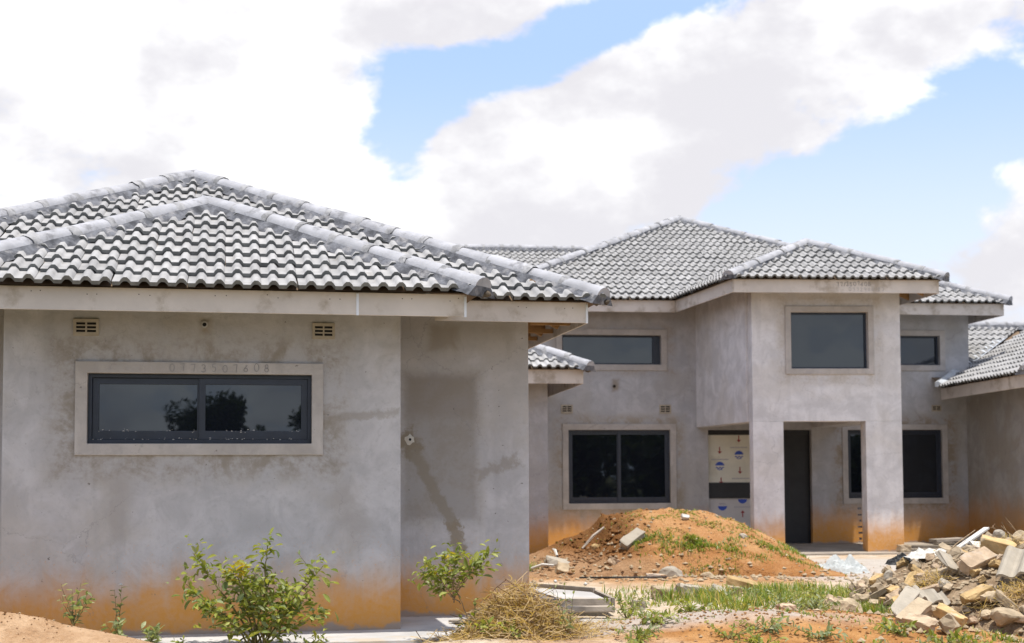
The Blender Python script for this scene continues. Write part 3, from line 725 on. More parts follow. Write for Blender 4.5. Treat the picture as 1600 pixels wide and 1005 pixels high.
# fascias of the main house
fascia(MH, (-6.35, -.55), (-2.675, -.55), zb, zt - .012); fascia(MH, (1.04, -.55), (3.53, -.55), zb, zt - .012); fascia(MH, (3.54, -.54), (3.54, 10.5), zb, zt - .012)
A_, B_ = Pfl + Vector((.075, .06, 0)), Pfr + Vector((-.075, .055, 0))
fascia(MH, (A_.x + .01, A_.y), (B_.x, B_.y), zb, zt - .012, .019); fascia(MH, (-2.66, -.56), (A_.x, A_.y), zb + .001, zt - .012, .018, label='fascia board streaked with rust-coloured stain'); fascia(MH, (B_.x + .004, B_.y + .012), (B_.x + .004, -.56), zb, zt - .012)
scr = scrawl('chalk_number', '77/3507608', 0, 0, 0, .062, .0065, M['pencil_dark'], MH, .98, .012)
scr2 = scrawl('chalk_number', '0772960187', 0, 0, 0, .055, .005, M['pencil'], MH, 1.15, .012)
for o, t, zz in ((scr, .50, 4.315), (scr2, .56, 4.235)):
    P = A_.lerp(B_, t); o.location = (P.x + .0015, P.y - .0115, zz); o.rotation_euler = (0, 0, math.atan2(pu.y, pu.x))
for k in range(5):
    y = PF_R + .1 + k * .6; mb = MB(); mb.bar((.5, y, 4.5), (1.0, y, 4.30), .045, .13); mb.build('rafter', M['wood'], MH)
# ---- low wing on the left, seen past the corner of the near house
lwz = 2.93
c0 = Vector((-7.0, -5.0, 0)); inv = MH.matrix_basis.inverted() if False else None
def toM(x, y, z):      # world to main-house frame
    dx, dy = x - 5.5232, y - 26.3; a = -R(7); return Vector((dx * math.cos(a) - dy * math.sin(a), dx * math.sin(a) + dy * math.cos(a), z))
C1 = toM(1.175, 21.87, lwz); wl = 2.3
Cl = Vector((C1.x - 2 * wl, C1.y, lwz)); Ca = Vector((C1.x - wl, C1.y + wl, lwz + wl * TP))
rb = MB(); rb.add([dz(p) for p in [Cl, C1, Ca, (Ca.x, .0, Ca.z), (C1.x, .0, lwz), (Cl.x, .0, lwz)]], [(0, 1, 2), (1, 4, 3, 2), (5, 0, 2, 3)])
LROOF = rb.build('roof', M['deck'], MH)
tiled_slope(LROOF, Cl, (1, 0), PT, [(2.6, 0), (2 * wl, 0), (wl, wl / CP), (2.6 - .4, .4)], .03)
caps(LROOF, C1 + Vector((.02, -.02, -.01)), Ca, HD, .105, .42)
blob('loose_mortar', C1 + Vector((.0, .0, -.03)), .05, M['mortar_rough'], LROOF, .7, 3, .5, 1)
fascia(MH, (Cl.x + .08, C1.y + .07), (C1.x - .075, C1.y + .07), 2.70, lwz - .012); fascia(MH, (C1.x - .07, C1.y + .08), (C1.x - .07, -.02), 2.70, lwz - .012)
wx = toM(.562, 22.45, 0)
w = MB(); w.box(wx.x - 3.6, wx.x, wx.y, wx.y + .23, -.2, 2.95); w.build('wall', M['plaster_main'], MH, bevel=.006)
w = MB(); w.box(wx.x - .23, wx.x - .003, wx.y + .233, -.003, -.2, 2.95); w.build('wall', M['plaster_main'], MH)
# ---- low wing on the right: cross roof, projecting slope, valley
ez = 2.87
EA, EB = Vector((2.30, -.50, ez)), Vector((2.02, -4.35, ez))
eu = (EB - EA).normalized()                      # walking towards the camera, wing on the left hand
rb = MB(); ein = Vector((-eu.y, eu.x, 0)); le = (EB - EA).length
hwr = 3.1
Ra = EA + ein * hwr + Vector((0, 0, hwr * TP)) ; 
rb.add([dz(p) for p in [EA, EB, EB - eu * hwr + ein * hwr + Vector((0, 0, hwr * TP)), EA - eu * hwr + ein * hwr + Vector((0, 0, hwr * TP)), EB + ein * 2 * hwr, EA + ein * 2 * hwr]], [(0, 1, 2, 3), (1, 4, 2), (4, 5, 3, 2)])
cw = 3.1
rb.add([dz(p) for p in [(2.35, -.5, ez), (12, -.5, ez), (12, -.5 + cw, ez + cw * TP), (2.35, -.5 + cw, ez + cw * TP), (12, -.5 + 2 * cw, ez), (2.35, -.5 + 2 * cw, ez)]], [(0, 1, 2, 3), (3, 2, 4, 5)])
RROOF = rb.build('roof', M['deck'], MH)
tiled_slope(RROOF, EA, (eu.x, eu.y), PT, [(-hwr, hwr / CP), (0, 0), (le, 0), (le - hwr, hwr / CP)], .06)
tiled_slope(RROOF, (2.35, -.5, ez), (1, 0), PT, [(.76, .76 / CP), (cw + .0, cw / CP), (.76, cw / CP)], .02)
caps(RROOF, EB + Vector((-.02, -.02, -.01)), EB - eu * hwr + ein * hwr + Vector((0, 0, hwr * TP)), HD, .105, .42)
caps(RROOF, (3.0, -.5 + cw, ez + cw * TP), (8.5, -.5 + cw, ez + cw * TP), TP, .105, .42)
# valley and wall flashing
vf = MB()
va = EA + Vector((-.02, -.04, .055)); vd = Vector((1, 1, TP)).normalized()
sdv = Vector((1, -1, 0)).normalized()
for i, (t0, t1, wv, hh) in enumerate(((-.03, .62, .085, .05), (.60, 1.05, .075, .065))):
    a, b = va + vd * t0 + Vector((0, 0, hh - .05)), va + vd * t1 + Vector((0, 0, hh - .05))
    vf.add([a - sdv * wv + Vector((0, 0, .05)), a - sdv * wv * .3 + Vector((0, 0, .065)), a + sdv * wv, b - sdv * wv + Vector((0, 0, .05)), b - sdv * wv * .3 + Vector((0, 0, .075)), b + sdv * wv,
            a + sdv * wv - Vector((0, 0, .05)), a - sdv * wv - Vector((0, 0, .03))], [(0, 1, 4, 3), (1, 2, 5, 4), (0, 7, 6, 2, 1)])
vf.build('flashing', M['flashing'], MH)
vs_ = MB(); v0 = Vector((2.35, -.5, ez)) ; e1 = Vector((1, 0, 0)) * .16; e2 = eu * .16
for t0, t1 in ((.62, 3.05),):
    a, b = EA + vd * t0 * 1.0 + Vector((.02, 0, .035)), EA + vd * t1 * 1.2 + Vector((.02, 0, .035))
    vs_.add([a - e1, a, a + e2, b - e1, b, b + e2], [(0, 1, 4, 3), (1, 2, 5, 4)])
vs_.build('valley_flashing', M['flashing'], MH)
ml_ = MB(); ml_.box(-2.952, -2.846, .085, .12, 3.336, 3.811); ml_.build('window_mullion', M['frame'], MH)
fascia(MH, (EA.x + .07, EA.y + .1), (EB.x + .075, EB.y + .06), 2.65, ez - .012)
rw = Vector((3.03, -.003, 0)); rw2 = rw + eu * 3.75
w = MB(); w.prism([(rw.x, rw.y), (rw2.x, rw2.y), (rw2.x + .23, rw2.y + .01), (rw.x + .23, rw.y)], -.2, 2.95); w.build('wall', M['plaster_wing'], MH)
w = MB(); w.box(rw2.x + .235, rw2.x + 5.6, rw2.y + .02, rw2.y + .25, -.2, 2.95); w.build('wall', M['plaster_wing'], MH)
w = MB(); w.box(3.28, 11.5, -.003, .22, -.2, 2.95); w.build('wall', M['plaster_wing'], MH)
# paving slab in front of the porch
ps = MB(); ps.prism([(-3.0, -3.35), (3.02, -3.45), (3.02, -.01), (-3.0, -.01)], -.15, .02)
pso = ps.build('pavement', M['paving'], None); pso.location = MH.location; pso.rotation_euler = MH.rotation_euler; tag(pso, kind='structure')
# thin reinforcing ladder leaning on the inner porch pier
lad = MB()
for k in range(6): lad.box(-.10 + rnd.uniform(-.015, .02), -.045 + rnd.uniform(-.015, .015), -2.63, -2.615, .20 + k * .10, .225 + k * .10 + rnd.uniform(0, .012))
lad.build('tie_mark', M['mortar'], MH)

# ================================================================== GROUND
def fbm(x, y, sc, oc=4, seed=0.0):
    a, s, t = 1.0, 0.0, 0.0
    for i in range(oc):
        s += a * mnoise.noise(Vector((x * sc + seed, y * sc - seed, seed * .37))); t += a; a *= .5; sc *= 2.07
    return s / t
def sm(a, b, x):
    t = max(0, min(1, (x - a) / (b - a))); return t * t * (3 - 2 * t)
def gauss(x, y, cx, cy, rx, ry): return math.exp(-((x - cx) / rx) ** 2 - ((y - cy) / ry) ** 2)
RPc, RPr, RPh = (5.05, 13.7), (1.86, 2.45), .62
def pile_h(x, y):
    dx, dy = (x - RPc[0]) / RPr[0], (y - RPc[1]) / RPr[1]
    q = dx * dx + dy * dy
    return RPh * max(0, 1 - q) ** .85 * (1 + .18 * fbm(x, y, 1.7, 3, 4)) if q < 1 else 0
MP = [(-.3, 0), (.1, .05), (.45, .20), (.85, .38), (1.18, .50), (1.30, .68), (1.8, .75), (2.4, .755), (2.9, .72), (3.3, .60), (3.7, .40), (4.1, .16), (4.45, 0)]
def mound_h(x, y):
    p = 0
    for (a, b), (c, d_) in zip(MP[:-1], MP[1:]):
        if a <= x <= c: p = b + (d_ - b) * (x - a) / (c - a)
    if p <= 0: return 0
    cut = sm(1.7, 1.2, x + .25 * fbm(x, y, 1.1, 3, 2))        # dug-away left side
    yc, rf, rbk = 20.9, 2.25 - .5 * cut * 0, 1.9
    t = (y - yc) / (rf if y < yc else rbk)
    if abs(t) >= 1: return 0
    h = p * (1 - t * t) ** .75
    if cut > 0 and y < yc:
        h *= 1 - .40 * cut * sm(.10, .26, -t) 
    h += p * (.09 * fbm(x, y, 1.6, 4, 9) + .11 * fbm(x, y, 4.6, 3, 5) + .10 * abs(fbm(x, y, 8.0, 2, 1))) + cut * p * .20 * fbm(x, y, 3.3, 4, 3)
    return max(0, h)
def gh(x, y):
    z = -.055 + .030 * fbm(x, y, .5, 4, 1) + .012 * fbm(x, y, 3.0, 3, 2)
    z += .22 * gauss(x, y, 1.75, 11.55, 1.35, .85) * (1 + .4 * fbm(x, y, 2.2, 4, 6)) + .10 * gauss(x, y, 3.0, 12.2, .8, .8)
    z += .34 * gauss(x, y, -4.05, 10.75, .95, .50) * (1 + .12 * fbm(x, y, 2.5, 4, 7)) + .10 * gauss(x, y, -3.0, 10.55, .7, .3)
    z += .10 * gauss(x, y, -.25, 10.7, .9, .35)
    z += .05 * sm(17, 24, y)
    if y < 9: z -= 0
    return z
def axis(lo, hi, step, far, grow=1.32):
    a = []; x = lo
    while x <= hi: a.append(x); x += step
    s = step; x = hi
    while x < far: s *= grow; x += s; a.append(x)
    s = step; x = lo; pre = []
    while x > -far: s *= grow; x -= s; pre.append(x)
    return pre[::-1] + a
gx, gy = axis(-5.5, 8.5, .075, 900), axis(9.6, 24, .075, 900)
gv, gf = [], []
for y in gy:
    for x in gx: gv.append((x, y, gh(x, y) if -60 < x < 60 and -40 < y < 80 else -.05))
nx = len(gx)
for j in range(len(gy) - 1):
    for i in range(nx - 1): gf.append((j * nx + i, j * nx + i + 1, (j + 1) * nx + i + 1, (j + 1) * nx + i))
def soil_mat(name, mode):
    m, g = newmat(name)
    tc = g.n('ShaderNodeNewGeometry').outputs['Position']
    X = g.n('ShaderNodeSeparateXYZ', {0: tc}); x, y = X.outputs[0], X.outputs[1]
    n1 = g.noise(tc, .55, 6, .6, .5); n2 = g.noise(tc, 3.2, 8, .65, .4); n3 = g.noise(tc, 22, 6, .65); n4 = g.noise(tc, 95, 3, .6)
    orange = g.mix(g.ss(n2, .35, .68), (.34, .15, .045), (.52, .275, .105)); sand = g.mix(g.ss(n2, .35, .65), (.54, .42, .29), (.66, .57, .45)); grey = g.mix(n2, (.44, .40, .36), (.56, .52, .47))
    def ell(cx, cy, rx, ry):
        a = g.m('DIVIDE', g.m('SUBTRACT', x, cx), rx); b = g.m('DIVIDE', g.m('SUBTRACT', y, cy), ry)
        q = g.m('SQRT', g.m('ADD', g.m('MULTIPLY', a, a), g.m('MULTIPLY', b, b)))
        return g.ss(g.m('ADD', q, g.m('MULTIPLY', g.m('SUBTRACT', n1, .5), 1.3)), 1.15, .70)
    if mode == 'ground':
        ddx = g.m('DIVIDE', g.m('SUBTRACT', x, 2.5), 17.0); ddy = g.m('DIVIDE', g.m('SUBTRACT', y, 21.0), 14.8)
        far = g.m('SQRT', g.m('ADD', g.m('MULTIPLY', ddx, ddx), g.m('MULTIPLY', ddy, ddy)))
        far = g.ss(g.m('ADD', far, g.m('MULTIPLY', g.m('SUBTRACT', n1, .5), .35)), .88, 1.06)
        f = g.m('MAXIMUM', ell(2.2, 11.7, 2.2, 1.7), g.m('MULTIPLY', ell(-4.0, 10.6, 1.6, .9), .62)); f = g.m('MAXIMUM', f, g.m('MULTIPLY', ell(2.2, 20, 3.0, 3.0), .8)); f = g.m('MAXIMUM', f, ell(3.3, 12.2, 1.4, 1.1))
        f = g.m('MAXIMUM', f, g.m('MULTIPLY', g.ss(n1, .55, .68), .55))
        c = g.mix(f, sand, orange)
        c = g.mix(g.m('MULTIPLY', g.m('MAXIMUM', ell(5.2, 19.8, 1.6, 3.0), g.m('MAXIMUM', ell(1.0, 13.0, .9, .5), ell(-.6, 11.6, 3, .7))), .8), c, grey)
        c = g.mix(far, c, g.mix(g.ss(n2, .35, .65), (.05, .062, .02), (.13, .115, .05)))  # unseen outer ground, darkened so less light bounces up under the eaves
    elif mode == 'mound':
        c = g.mix(g.ss(n1, .35, .65), (.33, .145, .048), (.47, .25, .108))
        c = g.mix(g.m('MULTIPLY', g.ss(n2, .45, .65), .4), c, (.55, .34, .16))
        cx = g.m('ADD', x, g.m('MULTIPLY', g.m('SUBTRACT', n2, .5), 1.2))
        cut_dark = g.m('MULTIPLY', g.ss(cx, 2.0, 1.45), g.ss(g.m('ADD', X.outputs[2], g.m('MULTIPLY', g.m('SUBTRACT', n2, .5), .5)), .10, .28))  # darker brown over the upper part of the dug-away left side
        c = g.mix(g.m('MULTIPLY', cut_dark, .92), c, g.mix(n3, (.08, .034, .011), (.25, .11, .034)))
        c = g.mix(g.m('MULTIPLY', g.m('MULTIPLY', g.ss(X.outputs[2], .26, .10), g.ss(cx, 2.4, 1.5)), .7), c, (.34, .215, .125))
    else:
        c = g.mix(g.ss(n2, .35, .68), (.22, .15, .09), (.42, .31, .20))
    c = g.mix(g.m('MULTIPLY', g.ss(n3, .52, .72), .45), c, g.mix(1.0, c, (.55, .50, .45), 'MULTIPLY'))
    c = g.mix(g.m('MULTIPLY', g.ss(n4, .60, .72), .35), c, (.70, .62, .50))
    h = g.m('ADD', g.m('MULTIPLY', n2, .6), g.m('ADD', g.m('MULTIPLY', n3, .5), g.m('MULTIPLY', n4, .2)))
    finish(g, c, .96, h, .9, .09, .1)
    return m
M['ground'] = soil_mat('ground', 'ground'); M['mound'] = soil_mat('mound_soil', 'mound'); M['rubble_soil'] = soil_mat('rubble_soil', 'rubble')
tag(mk('ground', gv, gf, M['ground'], None, True), kind='structure')
def heap(name, x0, x1, y0, y1, st, fn, mat, sink=-.12):
    xs = [x0 + i * st for i in range(int((x1 - x0) / st) + 1)]; ys = [y0 + i * st for i in range(int((y1 - y0) / st) + 1)]
    vs = []
    for y in ys:
        for x in xs:
            h = fn(x, y); vs.append((x, y, gh(x, y) + (h if h > .004 else sink)))
    n = len(xs)
    return mk(name, vs, [(j * n + i, j * n + i + 1, (j + 1) * n + i + 1, (j + 1) * n + i) for j in range(len(ys) - 1) for i in range(n - 1)], mat, None, True)
o = heap('soil_mound', -.5, 5.0, 18.5, 22.9, .045, mound_h, M['mound']); tag(o, 'orange earth mound with a dug-away dark left side and weeds growing on it', 'soil mound')
o = heap('rubble_bed', 3.0, 7.1, 11.1, 16.3, .06, pile_h, M['rubble_soil']); tag(o, kind='structure')

# ------------------------------------------------------------------ chunks, bricks and stones
def chunk(seed, dims, rough=.12, kind='brick'):
    r = random.Random(seed); bm = bmesh.new()
    if kind == 'stone':
        bmesh.ops.create_icosphere(bm, subdivisions=3, radius=.5)
        pl = [(Vector((r.gauss(0, 1), r.gauss(0, 1), r.gauss(0, 1))).normalized(), r.uniform(.30, .44)) for _ in range(7)]
        for v in bm.verts:
            for n_, d_ in pl:
                k = v.co.dot(n_)
                if k > d_: v.co -= n_ * (k - d_)
    else:
        bmesh.ops.create_cube(bm, size=1.0)
        # break one or two corners off
        for _ in range(r.choice((1, 1, 2, 2, 3))):
            n_ = Vector((r.choice((-1, 1)) * r.uniform(.4, 1), r.choice((-1, 1)) * r.uniform(.2, 1), r.choice((-1, 1)) * r.uniform(.1, 1))).normalized()
            res = bmesh.ops.bisect_plane(bm, geom=bm.verts[:] + bm.edges[:] + bm.faces[:], plane_co=n_ * r.uniform(.42, .62), plane_no=n_, clear_outer=True)
            ed = [e for e in bm.edges if e.is_boundary]
            if ed: bmesh.ops.contextual_create(bm, geom=ed)
        bmesh.ops.bevel(bm, geom=bm.edges[:], offset=.05, segments=1, affect='EDGES')
        bmesh.ops.subdivide_edges(bm, edges=[e for e in bm.edges if e.calc_length() > .25], cuts=3, use_grid_fill=True)
    for v in bm.verts: v.co += Vector((mnoise.noise(v.co * 2.3 + Vector((seed, 0, 0))), mnoise.noise(v.co * 2.3 + Vector((0, seed, 9))), mnoise.noise(v.co * 2.3 + Vector((5, 0, seed))))) * rough + v.co * (.10 * mnoise.noise(v.co * 6.5 + Vector((seed * 3, 1, 0))))
    for v in bm.verts: v.co = Vector((v.co.x * dims[0], v.co.y * dims[1], v.co.z * dims[2]))
    if kind == 'stone':
        for v in bm.verts: v.co *= 1 + .09 * mnoise.noise(v.co * 4.5 + Vector((seed, 3, 1))) + .05 * mnoise.noise(v.co * 11 + Vector((seed, 3, 1)))
    me = bpy.data.meshes.new('rubble'); bm.to_mesh(me); bm.free()
    return me
BR = [chunk(i, (rnd.uniform(.22, .29), rnd.uniform(.11, .14), rnd.uniform(.075, .10)), .10) for i in range(7)]
HB = [chunk(20 + i, (rnd.uniform(.13, .19), rnd.uniform(.11, .14), rnd.uniform(.08, .11)), .14) for i in range(7)]
ST = [chunk(40 + i, (rnd.uniform(.20, .32), rnd.uniform(.16, .26), rnd.uniform(.15, .22)), .10, 'stone') for i in range(8)]
def withmat(me, mat):
    key = (me.name, mat.name)
    if key not in VAR:
        c = me.copy(); c.materials.clear(); c.materials.append(mat); VAR[key] = c
    return VAR[key]
VAR = {}
def put(name, me, mat, loc, rot, sc=1.0, label=None, cat=None, group=None):
    o = bpy.data.objects.new(name, withmat(me, M[mat])); COL.objects.link(o); o.location = loc; o.rotation_euler = rot; o.scale = (sc, sc, sc)
    return tag(o, label, cat, group)
# world position helper for hand-placed pieces: x, y on the heap, resting on its surface
def on_heap(x, y, lift=.04): return (x, y, gh(x, y) + pile_h(x, y) + lift)
exec_keys = []
KEY = [  # name, mesh, material, x, y, lift, rotation, scale, label, category
 ('brick', BR[0], 'brick_ochre', 3.62, 11.83, .10, (.25, .35, -.75), .95, 'clean yellow brick lying tilted in the middle of the rubble heap front', 'brick'),
 ('brick', BR[1], 'brick_brown', 3.24, 11.40, .07, (.5, .2, -.85), 1.0, 'long brownish brick sloping down at the front foot of the rubble heap', 'brick'),
 ('brick', HB[2], 'brick_grey', 3.46, 11.38, .08, (.9, .1, 1.2), 1.15, 'upright greyish broken brick right of the long sloping brick', 'brick'),
 ('brick', HB[1], 'brick_grey', 3.52, 12.22, .09, (.2, .1, -.4), 1.3, 'grey block with a lit top beneath the wavy tile shard', 'block'),
 ('brick', BR[3], 'brick_brown', 4.17, 12.85, .10, (.6, -.25, .55), 1.25, 'large flat brown brick slanting up behind the yellow brick', 'brick'),
 ('brick', BR[4], 'brick_ochre', 4.50, 13.25, .10, (.2, .25, -.35), 1.25, 'long tan brick lying high on the heap left of the big roof tile', 'brick'),
 ('brick', BR[5], 'brick_ochre', 3.92, 12.10, .11, (.1, -.35, .35), 1.0, 'stubby ochre brick resting against the yellow brick', 'brick'),
 ('brick', HB[4], 'brick_grey', 4.11, 13.05, .11, (.5, .6, .5), 1.25, 'squarish grey half brick standing on its corner', 'brick'),
 ('stone', ST[0], 'stone', 4.06, 11.75, .06, (0, .1, .2), 1.1, 'pale stone with a bright top at the lower right of the heap', 'stone'),
 ('stone', ST[1], 'cement', 4.42, 11.95, .08, (.3, .6, .4), 1.1, 'rounded pale grey boulder at the right edge of the picture', 'boulder'),
 ('stone', ST[2], 'stone', 4.02, 12.10, .07, (.5, .1, .8), .85, 'rough stone with pale face below the dry roots', 'stone'),
 ('stone', ST[3], 'cement', 4.78, 14.0, .11, (.2, .2, .9), .62, 'round whitish stone on the crest of the rubble heap', 'stone'),
 ('stone', ST[4], 'stone', 4.96, 13.95, .09, (.1, .5, .2), .85, 'tan stone on the crest at the right picture edge', 'stone'),
 ('brick', HB[5], 'brick_grey', 4.55, 13.6, .11, (.3, .7, .3), 1.2, 'grey half brick standing tilted above the big roof tile', 'brick'),
 ('stone', ST[5], 'stone', 2.93, 12.55, .08, (.1, .1, .3), 1.0, 'tan boulder at the left foot of the rubble heap beside the grass', 'boulder'),
 ('brick', HB[6], 'brick_brown', 3.05, 13.5, .10, (.4, .5, .2), 1.55, 'brown block tipped on its corner left of the heap in the grass', 'block'),
 ('stone', ST[6], 'stone', 2.62, 13.3, .07, (.4, .2, 1.1), .95, 'sandy stone leaning in the grass left of the heap', 'stone'),
 ('brick', HB[3], 'brick_brown', 2.30, 12.12, .05, (.1, .1, .5), .85, 'small squarish brick alone on the orange soil', 'brick'),
]
for nm, me, mt, x, y, lf, rot, sc, lab, cat in KEY:
    if lab.endswith('alone on the orange soil') or 'grass' in lab: loc = (x, y, gh(x, y) + max(pile_h(x, y), 0) + lf * .6)
    else: loc = on_heap(x, y, lf)
    put(nm, me, mt, loc, rot, sc, lab, cat)
occupied = [(k[3], k[4]) for k in KEY] + [(4.40 + a * .09, 12.36 + b * .09) for a in (-2, -1, 0, 1, 2) for b in (-2, -1, 0, 1, 2)]
# wavy cement roof tiles, one whole and shards
def wavy(name, L, Wd, waves, amp, th, seed, loc, rot, mat, label, cat='roof tile', broken=.0):
    r = random.Random(seed); nx_, ny_ = waves * 8, 6; vs = []
    for side in (0, 1):
        for j in range(ny_ + 1):
            for i in range(nx_ + 1):
                a = i / nx_; b = j / ny_
                e = broken * (mnoise.noise(Vector((a * 4 + seed, b * 2, 0)))) if j in (0, ny_) else 0
                vs.append(((a - .5) * Wd, (b - .5) * L + e * (1 if j else -1), amp * math.sin(a * waves * 2 * math.pi) + (0 if side == 0 else -th)))
    n = nx_ + 1; o_ = n * (ny_ + 1); fs = []
    for j in range(ny_):
        for i in range(nx_):
            k = j * n + i; fs.append((k, k + 1, k + n + 1, k + n)); fs.append((o_ + k + n, o_ + k + n + 1, o_ + k + 1, o_ + k))
    for i in range(nx_):
        fs.append((i + 1, i, o_ + i, o_ + i + 1)); k = ny_ * n + i; fs.append((k, k + 1, o_ + k + 1, o_ + k))
    for j in range(ny_):
        k = j * n; fs.append((k, k + n, o_ + k + n, o_ + k)); k = j * n + nx_; fs.append((k + n, k, o_ + k, o_ + k + n))
    o = mk(name, vs, fs, M[mat], None, False, loc); o.rotation_euler = rot
    return tag(o, label, cat)
wavy('roof_tile', .46, .36, 2, .034, .024, 3, (4.40, 12.36, gh(4.4, 12.36) + pile_h(4.4, 12.36) + .19), (.50, -.12, -.62), 'cement', 'big pale wavy roof tile lying on the right side of the rubble heap', broken=.05)
wavy('roof_tile', .17, .30, 2, .030, .022, 6, (3.58, 12.25, gh(3.58, 12.25) + pile_h(3.58, 12.25) + .20), (.55, .10, .30), 'cement', 'broken wavy tile shard with a scalloped front edge', broken=.09)
def slab(name, dims, loc, rot, mat, label, cat, seed=0):
    me = chunk(seed, dims, .06); me.materials.append(M[mat]); o = link(name, me, None, None, loc); o.rotation_euler = rot
    return tag(o, label, cat)
slab('cement_slab', (.13, .38, .055), (3.29, 12.05, gh(3.29, 12.05) + pile_h(3.29, 12.05) + .13), (.55, .35, -.55), 'cement', 'long pale cement slab leaning at the left of the heap', 'slab', 71)
slab('cement_slab', (.14, .34, .06), (3.28, 11.72, gh(3.28, 11.72) + pile_h(3.28, 11.72) + .09), (.45, .3, -.75), 'brick_grey', 'grey cement slab piece below the leaning pale slab', 'slab', 72)
slab('cement_slab', (.20, .22, .05), (3.95, 12.95, gh(3.95, 12.95) + pile_h(3.95, 12.95) + .14), (.8, .3, .6), 'cement', 'pale square of cement propped behind the scalloped tile shard', 'slab', 73)
slab('cement_slab', (.28, .12, .07), (4.62, 14.0, gh(4.62, 14.0) + pile_h(4.62, 14.0) + .06), (.1, .1, .3), 'plastic_white', 'white-topped broken kerb piece near the crest of the heap', 'kerb piece', 74)
# other bricks and stones of the heap
def zone(x, y):
    v = 'at the near foot' if y < 11.9 else 'on the lower slope' if y < 12.6 else 'on the upper slope' if y < 13.4 else 'near the crest'
    h = 'of the rubble heap, left end' if x < 3.6 else 'of the rubble heap, left of middle' if x < 4.1 else 'of the rubble heap, below the big tile' if x < 4.6 else 'of the rubble heap, right picture edge'
    return v + ' ' + h
rr = random.Random(77); cnt = 0; used = list(occupied)
while cnt < 245:
    x, y = rr.uniform(3.15, 6.3), rr.uniform(11.25, 15.2)
    if pile_h(x, y) < .015: continue
    md = .088 if y < 13.5 else .125
    if any((x - a) ** 2 + (y - b) ** 2 < md ** 2 for a, b in used): continue
    used.append((x, y)); cnt += 1
    kind = rr.random()
    me = rr.choice(BR) if kind < .36 else rr.choice(HB) if kind < .74 else rr.choice(ST)
    st_ = me in ST
    nm = 'stone' if st_ else 'brick'
    mt = rr.choice(('stone', 'stone', 'cement', 'brick_brown')) if st_ else rr.choice(('brick_ochre', 'brick_brown', 'brick_grey', 'brick_grey'))
    sc = rr.uniform(.45, .86) * (.75 if st_ else 1.0)
    put(nm, me, mt, on_heap(x, y, .035), (rr.gauss(0, .45), rr.gauss(0, .45), rr.uniform(0, 6.28)), sc,
        '%s %s %s' % ({'stone': 'tan', 'cement': 'pale grey', 'brick_brown': 'brown', 'brick_ochre': 'yellowish', 'brick_grey': 'grey'}[mt], ('small ' if sc < (.50 if st_ else .64) else 'large ' if sc > (.60 if st_ else .80) else 'middling ') + nm, zone(x, y)), nm, 'stones of the rubble heap' if st_ else 'bricks of the rubble heap')
# small grit between
gb = MB(); rr = random.Random(8)
def grit(cx, cy, n, fx, fy, r0_, r1_, hf):
    for _ in range(n):
        x, y = cx + rr.gauss(0, fx), cy + rr.gauss(0, fy); s = rr.uniform(r0_, r1_); z = gh(x, y) + hf(x, y) + s * .3
        o_ = [Vector((rr.uniform(.6, 1.2) * s, 0, 0)), Vector((-rr.uniform(.6, 1.2) * s, rr.uniform(-.4, .4) * s, 0)), Vector((0, rr.uniform(.6, 1.1) * s, rr.uniform(-.2, .3) * s)), Vector((0, -rr.uniform(.6, 1.1) * s, 0)), Vector((rr.uniform(-.3, .3) * s, rr.uniform(-.3, .3) * s, rr.uniform(.4, .9) * s)), Vector((0, 0, -.6 * s))]
        gb.add([Vector((x, y, z)) + q for q in o_], [(0, 2, 4), (2, 1, 4), (1, 3, 4), (3, 0, 4), (2, 0, 5), (1, 2, 5), (3, 1, 5), (0, 3, 5)])
grit(4.4, 12.7, 1500, .9, 1.0, .010, .042, pile_h); grit(2.2, 18.4, 260, 1.4, .35, .012, .045, mound_h); grit(1.0, 19.4, 150, .5, .6, .012, .04, mound_h); grit(2.8, 20.3, 70, .9, .8, .01, .03, mound_h)
grit(2.0, 12.2, 420, 1.3, .8, .006, .022, lambda x, y: 0); grit(5.0, 17.5, 260, .8, 1.5, .008, .03, lambda x, y: 0); grit(2.6, 15.2, 200, 1.2, 1.2, .01, .03, lambda x, y: 0); grit(-3.9, 10.8, 50, .6, .25, .004, .012, lambda x, y: 0)
tag(gb.build('gravel', M['stone'], None), 'small stones and grit scattered over the soil', 'gravel', None, 'stuff')

gb = MB(); rr = random.Random(18)
grit(1.9, 11.5, 620, .8, .5, .004, .018, lambda x, y: 0); grit(3.2, 11.7, 320, .6, .5, .004, .017, lambda x, y: 0); grit(-3.95, 10.7, 300, .5, .22, .004, .011, lambda x, y: 0); grit(2.6, 20.2, 420, 1.1, .9, .008, .026, mound_h); grit(.95, 19.7, 420, .35, .5, .015, .05, mound_h)
tag(gb.build('soil_clods', M['mound'], None), 'loose clods of orange soil', 'soil clods', None, 'stuff')

